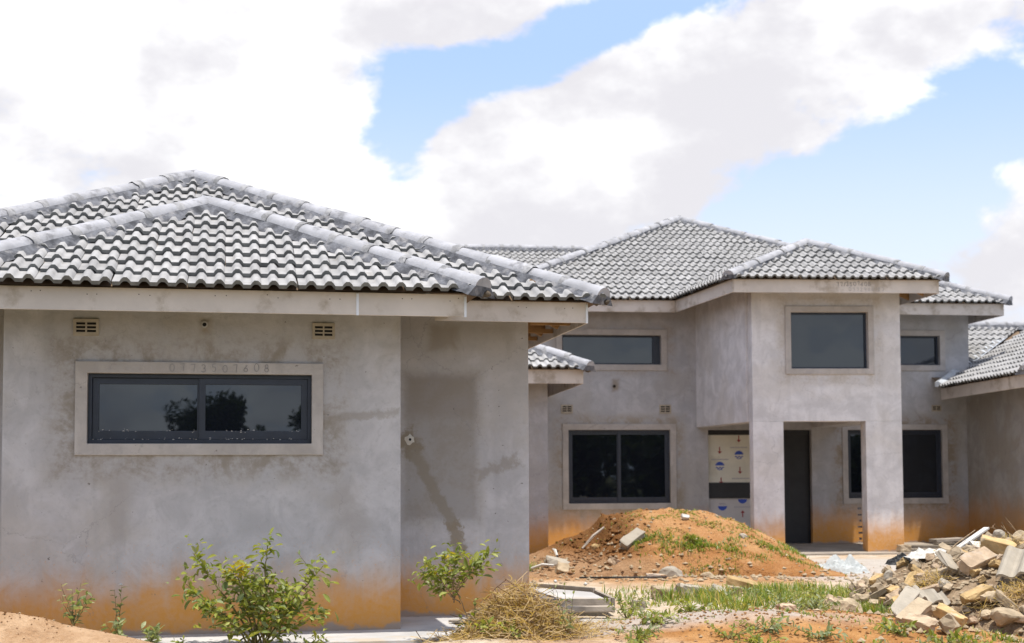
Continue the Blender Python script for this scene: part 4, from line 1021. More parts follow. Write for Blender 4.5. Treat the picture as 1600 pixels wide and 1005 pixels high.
# stones lying on and before the earth mound
def on_mound(x, y, l=.03): return (x, y, gh(x, y) + mound_h(x, y) + l)
for nm, me, mt, x, y, sc, rot, lab, cat in (
    ('stone', BR[3], 'cement', 1.62, 19.3, 1.25, (.5, -.5, .6), 'grey flat stone on the slope of the earth mound below the dark cut', 'stone'),
    ('stone', BR[2], 'cement', .62, 19.35, 1.4, (.3, .2, .5), 'flat grey slab fragment low on the dug-away left side of the mound', 'stone'),
    ('stone', HB[5], 'stone', .65, 18.85, 1.2, (.9, .2, .2), 'upright pale stone at the left foot of the earth mound', 'stone'),
    ('stone', ST[7], 'brick_ochre', 1.16, 19.9, .5, (.2, .2, .2), 'small yellow stone on the dark cut face of the mound', 'stone'),
    ('stone', HB[1], 'brick_brown', 1.35, 18.9, 1.0, (.3, .3, .9), 'small brown wedge stone before the mound', 'stone'),
    ('stone', BR[6], 'brick_brown', 1.83, 18.3, .9, (0, .05, .1), 'low flat brick lying at the near foot of the mound', 'brick'),
    ('stone', ST[2], 'stone', 2.52, 18.55, .75, (.2, .1, .4), 'pale stone at the near foot of the mound, right of its weeds', 'stone'),
    ('stone', ST[5], 'cement', 2.06, 18.62, 1.1, (.1, .1, .2), 'wide flat grey stone half buried at the foot of the mound', 'stone'),
    ('stone', ST[1], 'stone', 2.95, 20.7, .4, (.2, .2, .2), 'small pale pebble stone sitting on the skyline of the mound', 'stone'),
    ('stone', HB[4], 'plastic_white', 2.42, 20.0, .6, (.8, .2, .4), 'small white upright fragment near the top of the mound', 'stone'),
    ('stone', ST[3], 'cement', 3.15, 19.5, .5, (.1, .2, .4), 'small grey stone on the right slope of the mound', 'stone')):
    put(nm, me, mt, on_mound(x, y, .025 * sc), rot, sc, lab, cat)
for k, (x0, y0, x1, y1, lab) in enumerate(((.98, 20.1, 1.3, 20.3, 'pale bare stick lying aslant on the cut side of the mound'), (.62, 19.9, .57, 20.15, 'short upright pale stick in the left flank of the mound'), (.25, 19.2, .55, 19.1, 'bent whitish root lying at the left foot of the mound'))):
    mb = MB(); a = Vector(on_mound(x0, y0, .05)); b = Vector(on_mound(x1, y1, .14 if k < 2 else .05)); mb.tube([a, a.lerp(b, .5) + Vector((0, 0, .03)), b], [.018, .022, .014], 6)
    tag(mb.build('stick', M['plastic_white' if k else 'plank'], None), lab, 'stick')
# kerb bricks and blocks in the grass
for me, mt, x, y, sc, rot, lab in ((HB[0], 'brick_grey', 1.62, 15.55, 1.35, (.1, .1, .2), 'grey half brick at the left end of the row in the grass'), (HB[3], 'cement', 1.93, 15.75, 1.5, (.1, .2, .4), 'pale half brick second in the row in the grass'),
        (HB[6], 'cement', 2.22, 15.45, 1.4, (.7, .1, 1.0), 'pale block tipped on edge in the middle of the row'), (HB[2], 'brick_grey', 2.43, 15.75, 1.1, (.1, .1, .3), 'small bluish grey block right of the tipped block'),
        (BR[4], 'brick_ochre', 2.62, 16.4, 1.45, (.1, .25, -.2), 'long ochre brick tilted at the right end of the row in the grass')):
    put('brick', me, mt, (x, y, gh(x, y) + .045 * sc), rot, sc, lab, 'brick', 'bricks in a row in the grass')
for me, mt, x, y, sc, rot, lab in ((ST[0], 'plastic_white', 3.62, 14.5, .95, (.9, .3, .3), 'white jagged lump standing up in the grass before the sack'), (ST[4], 'plastic_white', 3.25, 13.9, .8, (.7, .1, .9), 'lower white crumbled lump in the grass'),
        (HB[5], 'cement', 1.25, 14.3, .9, (0, .1, .2), 'pale flat block by the bushy weed right of the step'), (ST[6], 'cement', 1.75, 13.6, .8, (0, .1, .1), 'flat pale stone half sunk in the sandy path')):
    put('stone', me, mt, (x, y, gh(x, y) + .05 * sc), rot, sc, lab, 'stone')

# ------------------------------------------------------------------ sack, plastic, planks, step
def crumple(name, loc, rx, ry, h, seed, mat, label, cat, peaks=()):
    n = 34; vs = []
    for j in range(n + 1):
        for i in range(n + 1):
            a, b = i / n * 2 - 1, j / n * 2 - 1
            rad = max(0, 1 - (abs(a) ** 2.6 + abs(b) ** 2.6))
            z = h * .55 * rad ** .5
            for pa, pb, pw_, ph in peaks: z += ph * math.exp(-((a - pa) ** 2 + (b - pb) ** 2) / pw_ ** 2)
            z *= min(1, rad * 4)
            z += (.22 * h * (1 - abs(mnoise.noise(Vector((a * 2.6 + seed, b * 2.6, seed)))) * 4) + .14 * h * (1 - abs(mnoise.noise(Vector((a * 6 + seed, b * 6, seed)))) * 4)) * min(1, rad * 3)
            vs.append((loc[0] + a * rx + .03 * mnoise.noise(Vector((b * 3, seed, 0))), loc[1] + b * ry, loc[2] + max(z, -.03 if rad <= 0 else .002)))
    fs = [(j * (n + 1) + i, j * (n + 1) + i + 1, (j + 1) * (n + 1) + i + 1, (j + 1) * (n + 1) + i) for j in range(n) for i in range(n)]
    return tag(mk(name, vs, fs, M[mat], None, False), label, cat)
crumple('sack', (4.40, 19.35, gh(4.40, 19.35)), .42, .26, .14, 3, 'sack', 'crumpled white woven sack lying before the porch', 'sack', ((-.1, .1, .25, .13), (.45, .25, .2, .14)))
crumple('plastic_sheet', (4.25, 14.45, gh(4.25, 14.45) + pile_h(4.25, 14.45) + .02), .26, .20, .07, 9, 'plastic_white', 'crumpled white plastic sheet on the back left of the rubble heap', 'plastic sheet', ((-.5, .3, .2, .05), (.3, -.1, .2, .04), (0, .5, .2, .05)))
crumple('plastic_sheet', (4.02, 14.75, gh(4.02, 14.75) + pile_h(4.02, 14.75) + .05), .16, .12, .07, 4, 'plastic_black', 'scrap of black plastic sticking out behind the white sheet', 'plastic sheet', ((0, 0, .5, .06),))
mb = MB(); mb.bar(on_heap(4.35, 14.05, .08), on_heap(4.80, 14.45, .20), .06, .022); tag(mb.build('batten', M['plastic_white'], None, bevel=.004), 'white painted batten poking out of the rubble heap', 'batten')
mb = MB(); mb.tube([on_heap(3.95, 13.2, .12), on_heap(4.25, 13.7, .16), on_heap(4.6, 14.2, .22)], [.008, .007, .005], 5); tag(mb.build('twig', M['twig'], None), 'thin dark twig lying across the rubble heap', 'twig')
def plank(a, b, w_, t_, mat, label, cat='plank'):
    mb = MB(); a, b = Vector(a), Vector(b); n = 6
    mb.bar(a, b, w_, t_); o = mb.build('plank', M[mat], None, bevel=.004); tag(o, label, cat)
plank((7.15, 24.3, .15), (9.0, 24.75, .22), .26, .05, 'plank', 'grey plank on top of the stack behind the rubble heap')
plank((6.55, 24.0, .07), (8.2, 23.3, .08), .24, .05, 'plank_dark', 'weathered dark plank lying askew at the left of the stack')
plank((7.3, 24.55, .06), (9.3, 24.9, .08), .30, .06, 'plank_dark', 'dark lower plank of the stack near the right wing')
put('brick', HB[1], 'brick_grey', (6.35, 23.2, .08), (0, 0, .2), 1.2, 'small dark block on the paving right of the porch pier', 'block')
# step of concrete poured between boards
st_o = MB(); st_o.prism([(.10, 13.62), (.90, 13.66), (.80, 14.55), (.12, 15.35)], -.10, .095)
STEP = st_o.build('concrete_step', M['concrete'], None, bevel=.005); tag(STEP, 'low concrete step beside the near house, still in its timber formwork', 'step')
for a, b, hh, zc in (((.10, 13.585, 0), (.93, 13.625, 0), .13, .045), ((.955, 13.62, 0), (.845, 14.56, 0), .14, .045), ((.83, 14.60, 0), (.13, 15.40, 0), .06, .105)):
    mb = MB(); mb.bar((a[0], a[1], zc), (b[0], b[1], zc), .035, hh); mb.build('form_board', M['plank'], STEP, bevel=.003)
plank((-.10, 13.32, .035), (.95, 13.42, .035), .10, .045, 'plank', 'long grey board lying along the front of the concrete step')
def paddle():
    mb = MB(); pts = [(-.56 + .0, 12.42), (-.44, 12.36), (.05, 12.40), (.05, 12.56), (-.40, 12.56), (-.52, 12.50)]
    mb.prism(pts, .012, .032); tag(mb.build('board', M['plank'], None, bevel=.003), 'short rounded board lying on the concrete apron behind the straw', 'board')
paddle()
mb = MB(); mb.tube([(.85, 18.25, -.02), (1.25, 18.0, -.0), (1.75, 18.0, .0), (1.95, 18.15, -.01)], [.012] * 4, 5); tag(mb.build('cable', M['plastic_black'], None), 'dark cable end lying on the sand before the mound', 'cable')

# ------------------------------------------------------------------ plants
def leaf_mesh(L, Wd, mat, fold=.18, droop=.2):
    pts = [(0, 0)] ; ws = [(.0, .04), (.25, .78), (.5, 1.0), (.78, .62), (1.0, .0)]
    vs = []; fs = []
    for t, k in ws:
        z = -droop * L * t * t
        vs.append((0, t * L, z)); vs.append((-k * Wd / 2, t * L, z + fold * Wd * k * .5)); vs.append((k * Wd / 2, t * L, z + fold * Wd * k * .5))
    for i in range(4):
        a, b = i * 3, i * 3 + 3
        fs += [(a, b, b + 1, a + 1), (a + 2, b + 2, b, a)]
    me = bpy.data.meshes.new('leaf'); me.from_pydata(vs, [], fs); me.update(); me.polygons.foreach_set('use_smooth', [True] * len(me.polygons)); me.materials.append(mat)
    return me
LF = {m: [leaf_mesh(l, w_, M[m], rnd.uniform(.1, .5), rnd.uniform(.0, .5)) for l, w_ in ((.085, .036), (.072, .030), (.060, .028), (.095, .040))] for m in ('leaf', 'leaf_yellow', 'leaf_pale')}
def put_leaf(parent, P, dirv, kind, sc, r):
    y = dirv.normalized(); ref = Vector((r.gauss(0, .6), r.gauss(0, .6), 1)).normalized()
    x = y.cross(ref).normalized(); z = x.cross(y)
    T = Matrix.Identity(4)
    for i in range(3): T[i][0], T[i][1], T[i][2], T[i][3] = x[i] * sc, y[i] * sc, z[i] * sc, P[i]
    o = bpy.data.objects.new('leaf', r.choice(LF[kind])); COL.objects.link(o); o.parent = parent; o.matrix_local = T
def branchy(root, stems, r, per, kind='leaf', yellow=None, rad=.008, start=.25, lsc=1.0, side=0, smat='stem_green', limit=290):
    cnt = 0
    for pts in stems:
        P = [Vector(p) for p in pts]; fine = []
        for a, b in zip(P[:-1], P[1:]):
            for k in range(5): fine.append(a.lerp(b, k / 5) + Vector((r.gauss(0, .004), r.gauss(0, .004), 0)))
        fine.append(P[-1]); n = len(fine)
        mb = MB(); mb.tube(fine, [rad * (1 - .75 * i / (n - 1)) for i in range(n)], 5)
        subs = [fine]
        for s in range(side):
            i0 = r.randint(int(n * .35), int(n * .85)); a = fine[i0]; dv = Vector((r.gauss(0, 1), r.gauss(0, 1), r.uniform(.2, 1.1))).normalized()
            sub = [a + dv * q * .045 + Vector((0, 0, .004 * q)) for q in range(6)]
            mb.tube(sub, [rad * .45 * (1 - .15 * q) for q in range(6)], 4); subs.append(sub)
        mb.build('stem', M[smat], root, True)
        for si, f_ in enumerate(subs):
            m_ = len(f_); count = per if si == 0 else max(3, per // 3)
            for k in range(count):
                if cnt >= limit: break
                t = (start if si == 0 else .3) + (1 - (start if si == 0 else .3)) * (k + r.random() * .6) / count; t = min(t, .999)
                i = int(t * (m_ - 1)); a = f_[i].lerp(f_[i + 1], t * (m_ - 1) - i); td = (f_[i + 1] - f_[i]).normalized()
                lat = td.orthogonal(); lat.rotate(Matrix.Rotation(r.uniform(0, 6.28), 3, td)); dv = (lat.normalized() * .9 + td * .55 + Vector((0, 0, r.uniform(-.35, .25))))
                kd = kind
                if yellow and (a - yellow[0]).length < yellow[1] and r.random() < yellow[2]: kd = 'leaf_yellow'
                elif r.random() < .12: kd = 'leaf_pale'
                put_leaf(root, a, dv, kd, lsc * r.uniform(.65, 1.15), r); cnt += 1
def extra_leaves(root, stems, r, n, mat, spread=.05, lsc=1.0):
    vs, fs, ti = [], [], []; L = [0.085, .07, .06]
    for _ in range(n):
        pts = [Vector(p) for p in r.choice(stems)]; i = r.randrange(len(pts) - 1) if len(pts) < 4 else r.choice((1, 1, 2, 2)); p = pts[i].lerp(pts[i + 1], r.random()) + Vector((r.gauss(0, spread), r.gauss(0, spread), r.gauss(0, spread)))
        if p.z < .02: p.z = .02 + r.random() * .05
        y = Vector((r.gauss(0, 1), r.gauss(0, 1), r.gauss(.1, .5))).normalized(); x = y.cross(Vector((r.gauss(0, .6), r.gauss(0, .6), 1))).normalized(); z = x.cross(y); l = r.choice(L) * lsc * r.uniform(.6, 1.15); w = l * r.uniform(.36, .5) / 2; k = len(vs)
        for t, q in ((0, .05), (.3, .85), (.55, 1), (.82, .55)): vs += [p + y * (l * t) - x * (w * q) + z * (w * .5 * q), p + y * (l * t) - z * (.15 * l * t * t), p + y * (l * t) + x * (w * q) + z * (w * .5 * q)]
        vs.append(p + y * l - z * .15 * l)
        for q in range(3):
            b = k + q * 3; fs += [(b, b + 1, b + 4, b + 3), (b + 1, b + 2, b + 5, b + 4)]
        fs += [(k + 9, k + 10, k + 12), (k + 10, k + 11, k + 12)]; t = r.random(); ti += [t] * 8
    o = mk('foliage', vs, fs, M[mat], root, True); at = o.data.attributes.new('tint', 'FLOAT', 'FACE'); at.data.foreach_set('value', ti); o['kind'] = 'stuff'
def plant(name, x, y, label, cat, group=None):
    e = empty(name, (x, y, gh(x, y))); return tag(e, label, cat, group)
def rel(px, z, dy=0.0, bx=0, D=10.95): return ((px - 800) / 2222 * D - bx, dy, z)
# big leafy shrub
r = random.Random(21); sx0 = -1.95
sh = plant('shrub', sx0, 10.95, 'large leafy green shrub before the left house wall, with a yellow leaf cluster', 'shrub')
stems = []
for px, z, dy in ((300, .76, .05), (292, .54, -.08), (318, .40, -.12), (352, .62, .12), (368, .68, -.05), (418, .86, .02), (405, .62, -.14), (448, .50, .12), (505, .66, .0), (492, .50, -.1), (470, .42, -.12), (508, .30, -.02), (385, .50, .1), (430, .40, -.16), (350, .32, -.18), (460, .30, -.2), (420, .55, .1)):
    tx, ty, tz = rel(px, z, dy, sx0); b0 = (r.gauss(0, .05), r.gauss(0, .03), 0)
    stems.append([b0, (tx * .35 + r.gauss(0, .02), dy * .4, tz * .45), (tx * .75 + r.gauss(0, .02), dy * .8, tz * .8), (tx, ty, tz)])
branchy(sh, stems, r, 17, 'leaf', (Vector((.0 + (365 - 800) / 2222 * 10.95 - sx0, -.02, .60)), .12, .8), .009, .30, 1.0, 1)
extra_leaves(sh, stems, r, 640, 'leaf', .055, 1.08); extra_leaves(sh, stems, r, 260, 'leaf_pale', .055, 1.08)
extra_leaves(sh, [[rel(352, .60, 0, sx0), rel(375, .66, 0, sx0), rel(382, .62, 0, sx0)]], r, 26, 'leaf_yellow', .028, .8)
# thin sapling with a flat crown
sp0 = -.32
sa = plant('sapling', sp0, 11.15, 'thin sapling with a flat-topped spray of leaves before the recessed wall', 'sapling')
D = 11.15; base_top = rel(712, .36, 0, sp0, D)
stems = [[(0, 0, 0), rel(728, .22, 0, sp0, D), rel(710, .44, .0, sp0, D), rel(700, .66, 0, sp0, D)]]
for px, z, dy in ((648, .55, .05), (664, .63, -.08), (690, .68, .08), (712, .71, -.1), (742, .66, .1), (772, .72, 0), (755, .60, -.05), (680, .50, .1), (700, .56, -.12), (725, .58, .1), (672, .46, -.04)):
    b = rel(r.choice((708, 714, 720)), r.uniform(.30, .46), 0, sp0, D); t = rel(px, z, dy, sp0, D)
    stems.append([b, ((b[0] + t[0]) / 2, dy * .5, (b[2] + t[2]) / 2 + .02), t])
branchy(sa, stems, r, 14, 'leaf', (Vector(rel(695, .66, 0, sp0, D)), .16, .40), .0055, .50, .80, 0, 'twig')
extra_leaves(sa, [q[-2:] for q in stems[1:]], r, 260, 'leaf', .045, .95); extra_leaves(sa, [q[-2:] for q in stems[1:]], r, 50, 'leaf_pale', .04, .9)
stems = [[rel(733, .12, 0, sp0, D), rel(742, .22, -.03, sp0, D), rel(740, .34, -.05, sp0, D)], [rel(733, .06, 0, sp0, D), rel(720, .20, -.05, sp0, D)], [rel(732, .02, 0, sp0, D), rel(722, .10, -.06, sp0, D)]]
branchy(sa, stems, r, 7, 'leaf', None, .004, .3, .85)
# slender weeds
def weed(x, y, h, n, seed, label, lsc=.7, kind='leaf', spread=.07, per=7, name='weed', group=None):
    r = random.Random(seed); e = plant(name, x, y, label, 'weed', group); stems = []
    for i in range(n):
        a = r.uniform(0, 6.28); k = spread * r.uniform(.4, 1.3); hh = h * r.uniform(.6, 1.0)
        stems.append([(0, 0, 0), (math.cos(a) * k * .5, math.sin(a) * k * .5, hh * .55), (math.cos(a) * k, math.sin(a) * k, hh)])
    branchy(e, stems, r, per, kind, None, .004, .12, lsc)
    return e
ew = weed(-3.13, 11.35, .46, 2, 5, 'tall slender weed with a small pale flower head before the wall', .85, 'leaf_pale', .03, 12)
blob('flower_head', (.02, .0, .46), .016, M['plastic_white'], ew, .8, 1, .3, 1)
weed(-3.08, 11.2, .22, 6, 6, 'leafy weed at the foot of the slender flowering weed', .8, 'leaf_pale', .12)
weed(-3.30, 10.75, .32, 8, 7, 'bushy weed growing on the near edge of the orange bank', .95, 'leaf_pale', .12)
weed(-2.78, 11.0, .18, 7, 8, 'low weed between the orange bank and the shrub', .9, 'leaf_pale', .10)
weed(-2.55, 11.0, .10, 4, 9, 'small seedling left of the shrub on the apron edge', .5, 'leaf', .08)
weed(-3.93, 10.55, .30, 3, 10, 'weed at the extreme left edge of the orange bank', .6, 'leaf_pale', .1)
ew = weed(.43, 11.05, .50, 4, 12, 'flowering weed with thin stems and pale buds right of the straw', .55, 'leaf_pale', .16, 6)
for k, p in enumerate(((-.10, 0, .44), (.04, .02, .52), (.13, -.02, .42))): blob('flower_head', p, .016, M['plastic_white' if k != 1 else 'straw'], ew, .9, k, .3, 1)
weed(.40, 11.0, .20, 6, 13, 'low leafy clump under the flowering weed', .75, 'leaf_pale', .12)
weed(1.05, 13.3, .30, 14, 14, 'dense bright green bushy weed right of the concrete step', .55, 'leaf', .28, 16)
weed(-1.55, 10.9, .15, 6, 15, 'low leaves at the right foot of the large shrub', .7, 'leaf', .16)
weed(-.18, 10.85, .16, 6, 16, 'broad leaved weed in front of the straw heap', .9, 'leaf', .2)
weed(.05, 10.75, .13, 5, 17, 'low weed at the near edge of the straw heap', .7, 'leaf', .2)
r = random.Random(63)
for i, (x, y) in enumerate([(2.75, 14.4), (2.85, 13.5), (3.0, 13.3), (3.2, 12.9), (2.95, 12.8), (3.1, 14.6), (2.3, 15.4), (3.4, 13.9), (2.65, 15.3), (2.6, 13.1)]):
    weed(x, y, r.uniform(.12, .24), 11, 300 + i, 'leafy weed clump %s in the grass, %s' % (('left of the white lump', 'beside the white lump', 'right of the tipped block')[i % 3], ('nearest the rubble', 'in front', 'further back', 'half hidden', 'tallest of its patch')[i // 3]), r.uniform(.42, .6), 'leaf' if i % 2 else 'leaf_pale', .20, 13, 'weed', 'weed clumps in the grass')
# rosettes of weed on the orange soil
r = random.Random(31)
ROS = [(1.0, 11.5), (1.3, 11.45), (1.55, 11.2), (2.3, 11.4), (2.7, 11.45), (2.55, 11.1), (1.15, 11.05), (.8, 11.6), (3.3, 11.5), (1.7, 11.65), (1.15, 11.9), (1.45, 11.75), (1.75, 11.95), (1.62, 11.35), (2.02, 12.3), (1.95, 11.6), (2.45, 11.7), (1.35, 11.2), (2.9, 11.15), (2.2, 11.15), (1.9, 12.75), (2.7, 11.9), (3.25, 11.2), (3.45, 11.1), (3.72, 11.1), (3.0, 11.75), (1.62, 12.45), (2.15, 11.95), (.9, 11.25), (3.95, 11.25), (2.35, 12.5), (4.1, 11.9), (3.05, 11.45), (1.2, 12.4), (1.5, 12.1), (1.85, 11.2), (2.6, 12.3)]
for i, (x, y) in enumerate(ROS):
    if y < 12:
        if i % 5 not in (0, 3): continue
        y -= .58
    weed(x, y, r.uniform(.07, .15), 10, 100 + i, '%s weed rosette %s' % (('broad green', 'fresh green', 'pale green')[i % 3], ('left of the long sloping brick' if x > 2.6 else 'on the crest of the low orange bank' if x > 1.7 else 'on the left slope of the low orange bank') + (', near side' if y < 11.5 else ', far side' if y > 12.1 else '')), r.uniform(.5, .78), 'leaf' if i % 3 else 'leaf_pale', .20, 9, 'weed', 'weeds on the orange soil')

def blades(name, spots, mat, label, cat, kind='stuff', seed=1, hf=None):
    """spots: (cx, cy, rx, ry, count, height, lean)"""
    r = random.Random(seed); vs, fs, ti = [], [], []
    for cx, cy, rx, ry, n, h, lean in spots:
        for _ in range(n):
            x, y = cx + r.gauss(0, .5) * rx, cy + r.gauss(0, .5) * ry
            if mnoise.noise(Vector((x * 2.6, y * 2.6, seed))) < r.uniform(-.10, .40): continue
            z = gh(x, y) + (hf(x, y) if hf else 0) - .005; hh = h * r.uniform(.45, 1.2); a = r.uniform(0, 6.28); l = lean * r.uniform(.2, 1.2) * hh; w_ = r.uniform(.0025, .0055) * (1 + y / 30)
            dx, dy = math.cos(a), math.sin(a); px, py = -dy * w_, dx * w_
            k = len(vs)
            vs += [(x - px, y - py, z), (x + px, y + py, z), (x + dx * l * .4 + px * .8, y + dy * l * .4 + py * .8, z + hh * .62), (x + dx * l * .4 - px * .8, y + dy * l * .4 - py * .8, z + hh * .62), (x + dx * l, y + dy * l, z + hh)]
            fs += [(k, k + 1, k + 2, k + 3), (k + 3, k + 2, k + 4)]; t = r.random(); ti += [t, t]
    o = mk(name, vs, fs, M[mat]); at = o.data.attributes.new('tint', 'FLOAT', 'FACE'); at.data.foreach_set('value', ti)
    return tag(o, label, cat, None, kind)
blades('grass', [(2.9, 14.6, 1.2, .9, 4600, .15, .9), (3.4, 13.3, .7, .8, 3600, .14, .9), (2.2, 15.5, 1.1, .5, 2400, .15, .9), (3.0, 12.9, .6, .5, 1800, .08, 1.1), (2.0, 12.9, .8, .5, 500, .05, 1.2),
                 (1.9, 13.4, .9, .6, 300, .06, 1.0), (2.9, 16.3, 1.4, .4, 1500, .12, .8), (3.7, 11.2, .5, .35, 500, .07, 1.1), (4.3, 11.2, .6, .4, 500, .07, 1.1), (1.0, 12.6, .6, .4, 260, .05, 1.1), (2.3, 11.6, 1.2, .6, 700, .035, 1.3), (3.6, 15.3, .6, .7, 1000, .15, .8), (.55, 12.6, .5, .2, 200, .05, 1.0), (1.3, 15.2, .6, .5, 500, .07, 1.0)],
       'grass', 'patchy green grass between the bricks and the rubble heap', 'grass', seed=2)
blades('dry_grass', [(3.62, 14.3, .55, .9, 2000, .16, .9), (3.95, 14.0, .4, .6, 700, .15, .9), (2.9, 14.6, 1.3, 1.0, 1200, .10, 1.1), (2.0, 13.2, 1.0, .7, 500, .07, 1.1)], 'grass_dry', 'yellowish long grass at the left of the rubble heap', 'grass', seed=3)
blades('mound_weeds', [(1.75, 19.2, .22, .2, 1100, .06, 1.4), (2.25, 19.15, .4, .22, 1700, .06, 1.4), (2.9, 19.1, .5, .25, 1200, .05, 1.4), (3.5, 19.2, .6, .3, 1400, .05, 1.4), (2.4, 20.3, 1.6, .9, 4600, .025, 1.6), (3.7, 20.1, .35, .4, 1800, .05, 1.4), (.25, 19.5, .15, .25, 400, .09, 1.2), (3.0, 19.7, 1.2, .8, 3600, .03, 1.6), (2.7, 18.7, 1.2, .15, 500, .04, 1.4), (.65, 18.95, .1, .1, 200, .07, 1.2)],
       'grass', 'small green weeds growing over the earth mound', 'grass', seed=4, hf=mound_h)
# straw heap
r = random.Random(51); mb = MB()
def straw_h(x, y): return .41 * math.exp(-((x - .06) / .36) ** 2 - ((y - 11.2) / .30) ** 2) + .12 * math.exp(-((x + .2) / .22) ** 2 - ((y - 11.5) / .2) ** 2)
vs, fs, ti = [], [], []
for i in range(4200):
    x, y = r.gauss(.03, .27), r.gauss(11.18, .2)
    if i < 300: x, y = r.gauss(-.18, .1), r.gauss(11.5, .08)
    z = gh(x, y) + straw_h(x, y) * r.uniform(.1, 1.05) + (.12 * r.random() ** 3 if i < 900 else 0)
    a = r.uniform(0, 6.28); L_ = r.uniform(.08, .30); dzv = r.gauss(.05, .55); w_ = r.uniform(.0015, .0035); bend = r.gauss(0, .35)
    p = Vector((x, y, z)); dv = Vector((math.cos(a), math.sin(a), dzv)).normalized(); sdv2 = dv.cross(Vector((0, 0, 1))).normalized()
    k = len(vs); pts = [p - dv * L_ / 2, p + sdv2 * bend * L_ * .25 + Vector((0, 0, r.uniform(0, .03))), p + dv * L_ / 2]
    wv = (sdv2 * r.uniform(.3, 1) + Vector((0, 0, r.uniform(-.9, .9)))).normalized() * w_
    for q in pts:
        q.z = max(q.z, gh(q.x, q.y) + .004); vs += [q - wv, q + wv]
    fs += [(k, k + 1, k + 3, k + 2), (k + 2, k + 3, k + 5, k + 4)]; t = r.random(); ti += [t, t]
o = mk('straw_heap', vs, fs, M['straw']); at = o.data.attributes.new('tint', 'FLOAT', 'FACE'); at.data.foreach_set('value', ti)
tag(o, 'heap of dry pale straw and cut weeds before the near house corner', 'straw', None, 'stuff')
# dry roots in the rubble and dead weeds behind it
vs, fs, ti = [], [], []
for i in range(1300):
    c = r.random()
    x, y = (r.gauss(4.30, .22), r.gauss(12.08, .08)) if c < .6 else (r.gauss(3.75, .1), r.gauss(12.9, .1)) if c < .8 else (r.gauss(4.75, .15), r.gauss(13.85, .12))
    z = gh(x, y) + pile_h(x, y) + r.uniform(.01, .12); a = r.uniform(0, 6.28); L_ = r.uniform(.05, .17); w_ = r.uniform(.0012, .0028)
    dv = Vector((math.cos(a), math.sin(a), r.gauss(-.1, .5))).normalized(); sdv2 = Vector((-dv.y, dv.x, .3)).normalized() * w_; p = Vector((x, y, z)); k = len(vs)
    vs += [p - dv * L_ / 2 - sdv2, p - dv * L_ / 2 + sdv2, p + dv * L_ / 2 + sdv2, p + dv * L_ / 2 - sdv2]; fs.append((k, k + 1, k + 2, k + 3)); ti.append(r.random() * .5 + .4)
o = mk('dry_roots', vs, fs, M['straw']); at = o.data.attributes.new('tint', 'FLOAT', 'FACE'); at.data.foreach_set('value', ti); tag(o, 'dry brown roots and straw caught between the rubble', 'dry roots', None, 'stuff')
dw = plant('dead_weed', 5.35, 14.8, 'brown dead weed stalks sticking up behind the rubble heap', 'dead weed')
dw.location.z = -.12
for i in range(16):
    a = r.uniform(2.2, 4.2) if i < 8 else r.uniform(0, 6.28); k = r.uniform(.2, .65); hh = r.uniform(.55, .95); mb = MB()
    p = [Vector((r.gauss(0, .1), r.gauss(0, .1), .35)), Vector((math.cos(a) * k * .5, math.sin(a) * .2, .35 + (hh - .35) * .75)), Vector((math.cos(a) * k, math.sin(a) * .3, hh * r.uniform(.85, 1.05)))]
    mb.tube(p, [.006, .004, .0025], 5)
    for q in range(3):
        b = p[1].lerp(p[2], r.random()); mb.tube([b, b + Vector((r.gauss(0, .07), r.gauss(0, .05), r.uniform(.02, .10)))], [.003, .0015], 4)
    mb.build('stalk', M['twig'], dw)

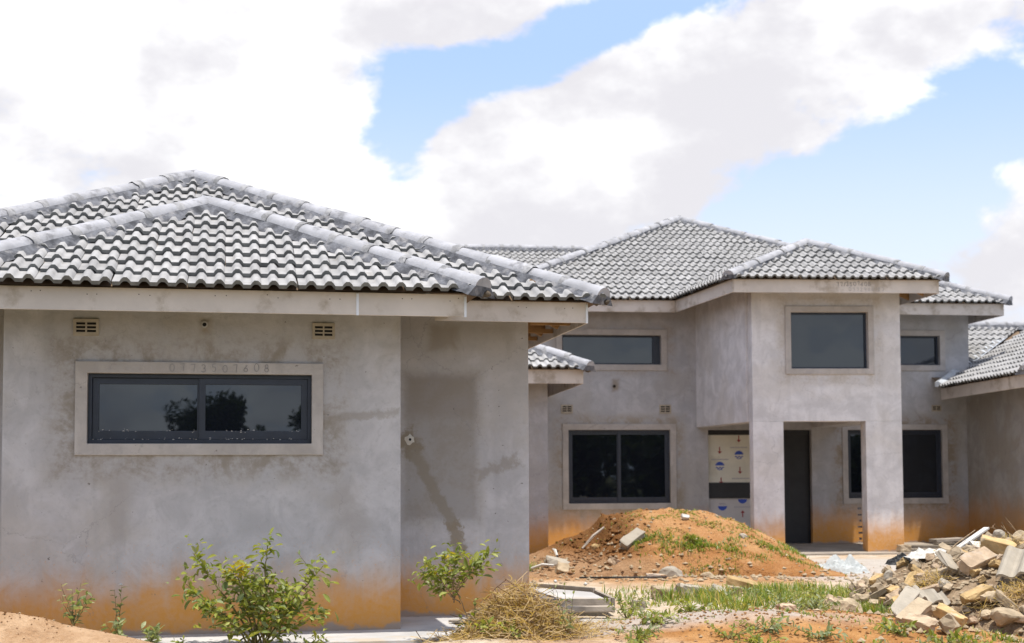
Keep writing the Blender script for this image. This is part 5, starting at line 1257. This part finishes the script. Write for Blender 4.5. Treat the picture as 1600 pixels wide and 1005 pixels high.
# ------------------------------------------------------------------ trees behind the photographer (seen in the window glass)
def tree(x, y, h, cr_, label, seed, n=5200, leafs=.17, group=None):
    r = random.Random(seed); e = empty('tree', (x, y, gh(x, y) if abs(y) < 35 else -.05)); tag(e, label, 'tree', group)
    mb = MB(); mb.tube([(0, 0, -.1), (.05, 0, h * .3), (.0, .1, h * .6), (.1, 0, h * .85)], [.16, .13, .09, .03], 8)
    lobes = []
    for i in range(16):
        a = r.uniform(0, 6.28); q = r.uniform(.25, 1) * cr_; zz = h * r.uniform(.42, .97); q *= 1 - .6 * max(0, (zz / h - .65) / .35)
        c = Vector((math.cos(a) * q, math.sin(a) * q, zz)); lobes.append((c, r.uniform(.22, .42) * cr_)); s = Vector((0, 0, h * r.uniform(.25, .6)))
        mb.tube([s, s.lerp(c, .6) + Vector((0, 0, .1)), c], [.05, .03, .012], 5)
    mb.build('trunk', M['twig'], e, True)
    vs, fs, ti = [], [], []
    for i in range(n):
        c, rad = r.choice(lobes); d_ = Vector((r.gauss(0, 1), r.gauss(0, 1), r.gauss(0, .7))).normalized() * rad * r.random() ** .4
        p = c + d_; a = Vector((r.gauss(0, 1), r.gauss(0, 1), r.gauss(0, 1))).normalized() * leafs * .5; b = a.orthogonal().normalized() * leafs * .28; k = len(vs)
        vs += [p - a, p + b, p + a, p - b]; fs.append((k, k + 1, k + 2, k + 3)); ti.append(r.random())
    o = mk('crown', vs, fs, M['treeleaf'], e); at = o.data.attributes.new('tint', 'FLOAT', 'FACE'); at.data.foreach_set('value', ti)
tree(1.7, -12.6, 3.2, 1.45, 'low spreading tree reflected in the wide front window', 3, 3600, .16)
tree(4.9, -12.4, 3.3, 1.3, 'round dark bush tree reflected in the right corner of the wide front window', 5, 3600, .2)
r = random.Random(9); vs, fs, ti = [], [], []
for i in range(30):
    cx, cy = -60 + i * 4.2 + r.uniform(-1.5, 1.5), -34 + r.uniform(-3, 3); h = r.uniform(3.6, 5.0)
    if -14 < cx < 13: h = 1.9
    for k in range(1500):
        q = r.random(); p = Vector((cx + r.gauss(0, 1.5), cy + r.gauss(0, 1.2), h * (1 - q * q) * r.uniform(.6, 1.05))); a = Vector((r.gauss(0, 1), r.gauss(0, 1), r.gauss(0, 1))).normalized() * .34; b = a.orthogonal().normalized() * .2; n = len(vs)
        vs += [p - a, p + b, p + a, p - b]; fs.append((n, n + 1, n + 2, n + 3)); ti.append(r.random())
o = mk('tree_belt', vs, fs, M['treeleaf']); at = o.data.attributes.new('tint', 'FLOAT', 'FACE'); at.data.foreach_set('value', ti)
tag(o, 'belt of leafy trees behind the photographer, seen only as dark reflection in the glass', 'trees', None, 'stuff')
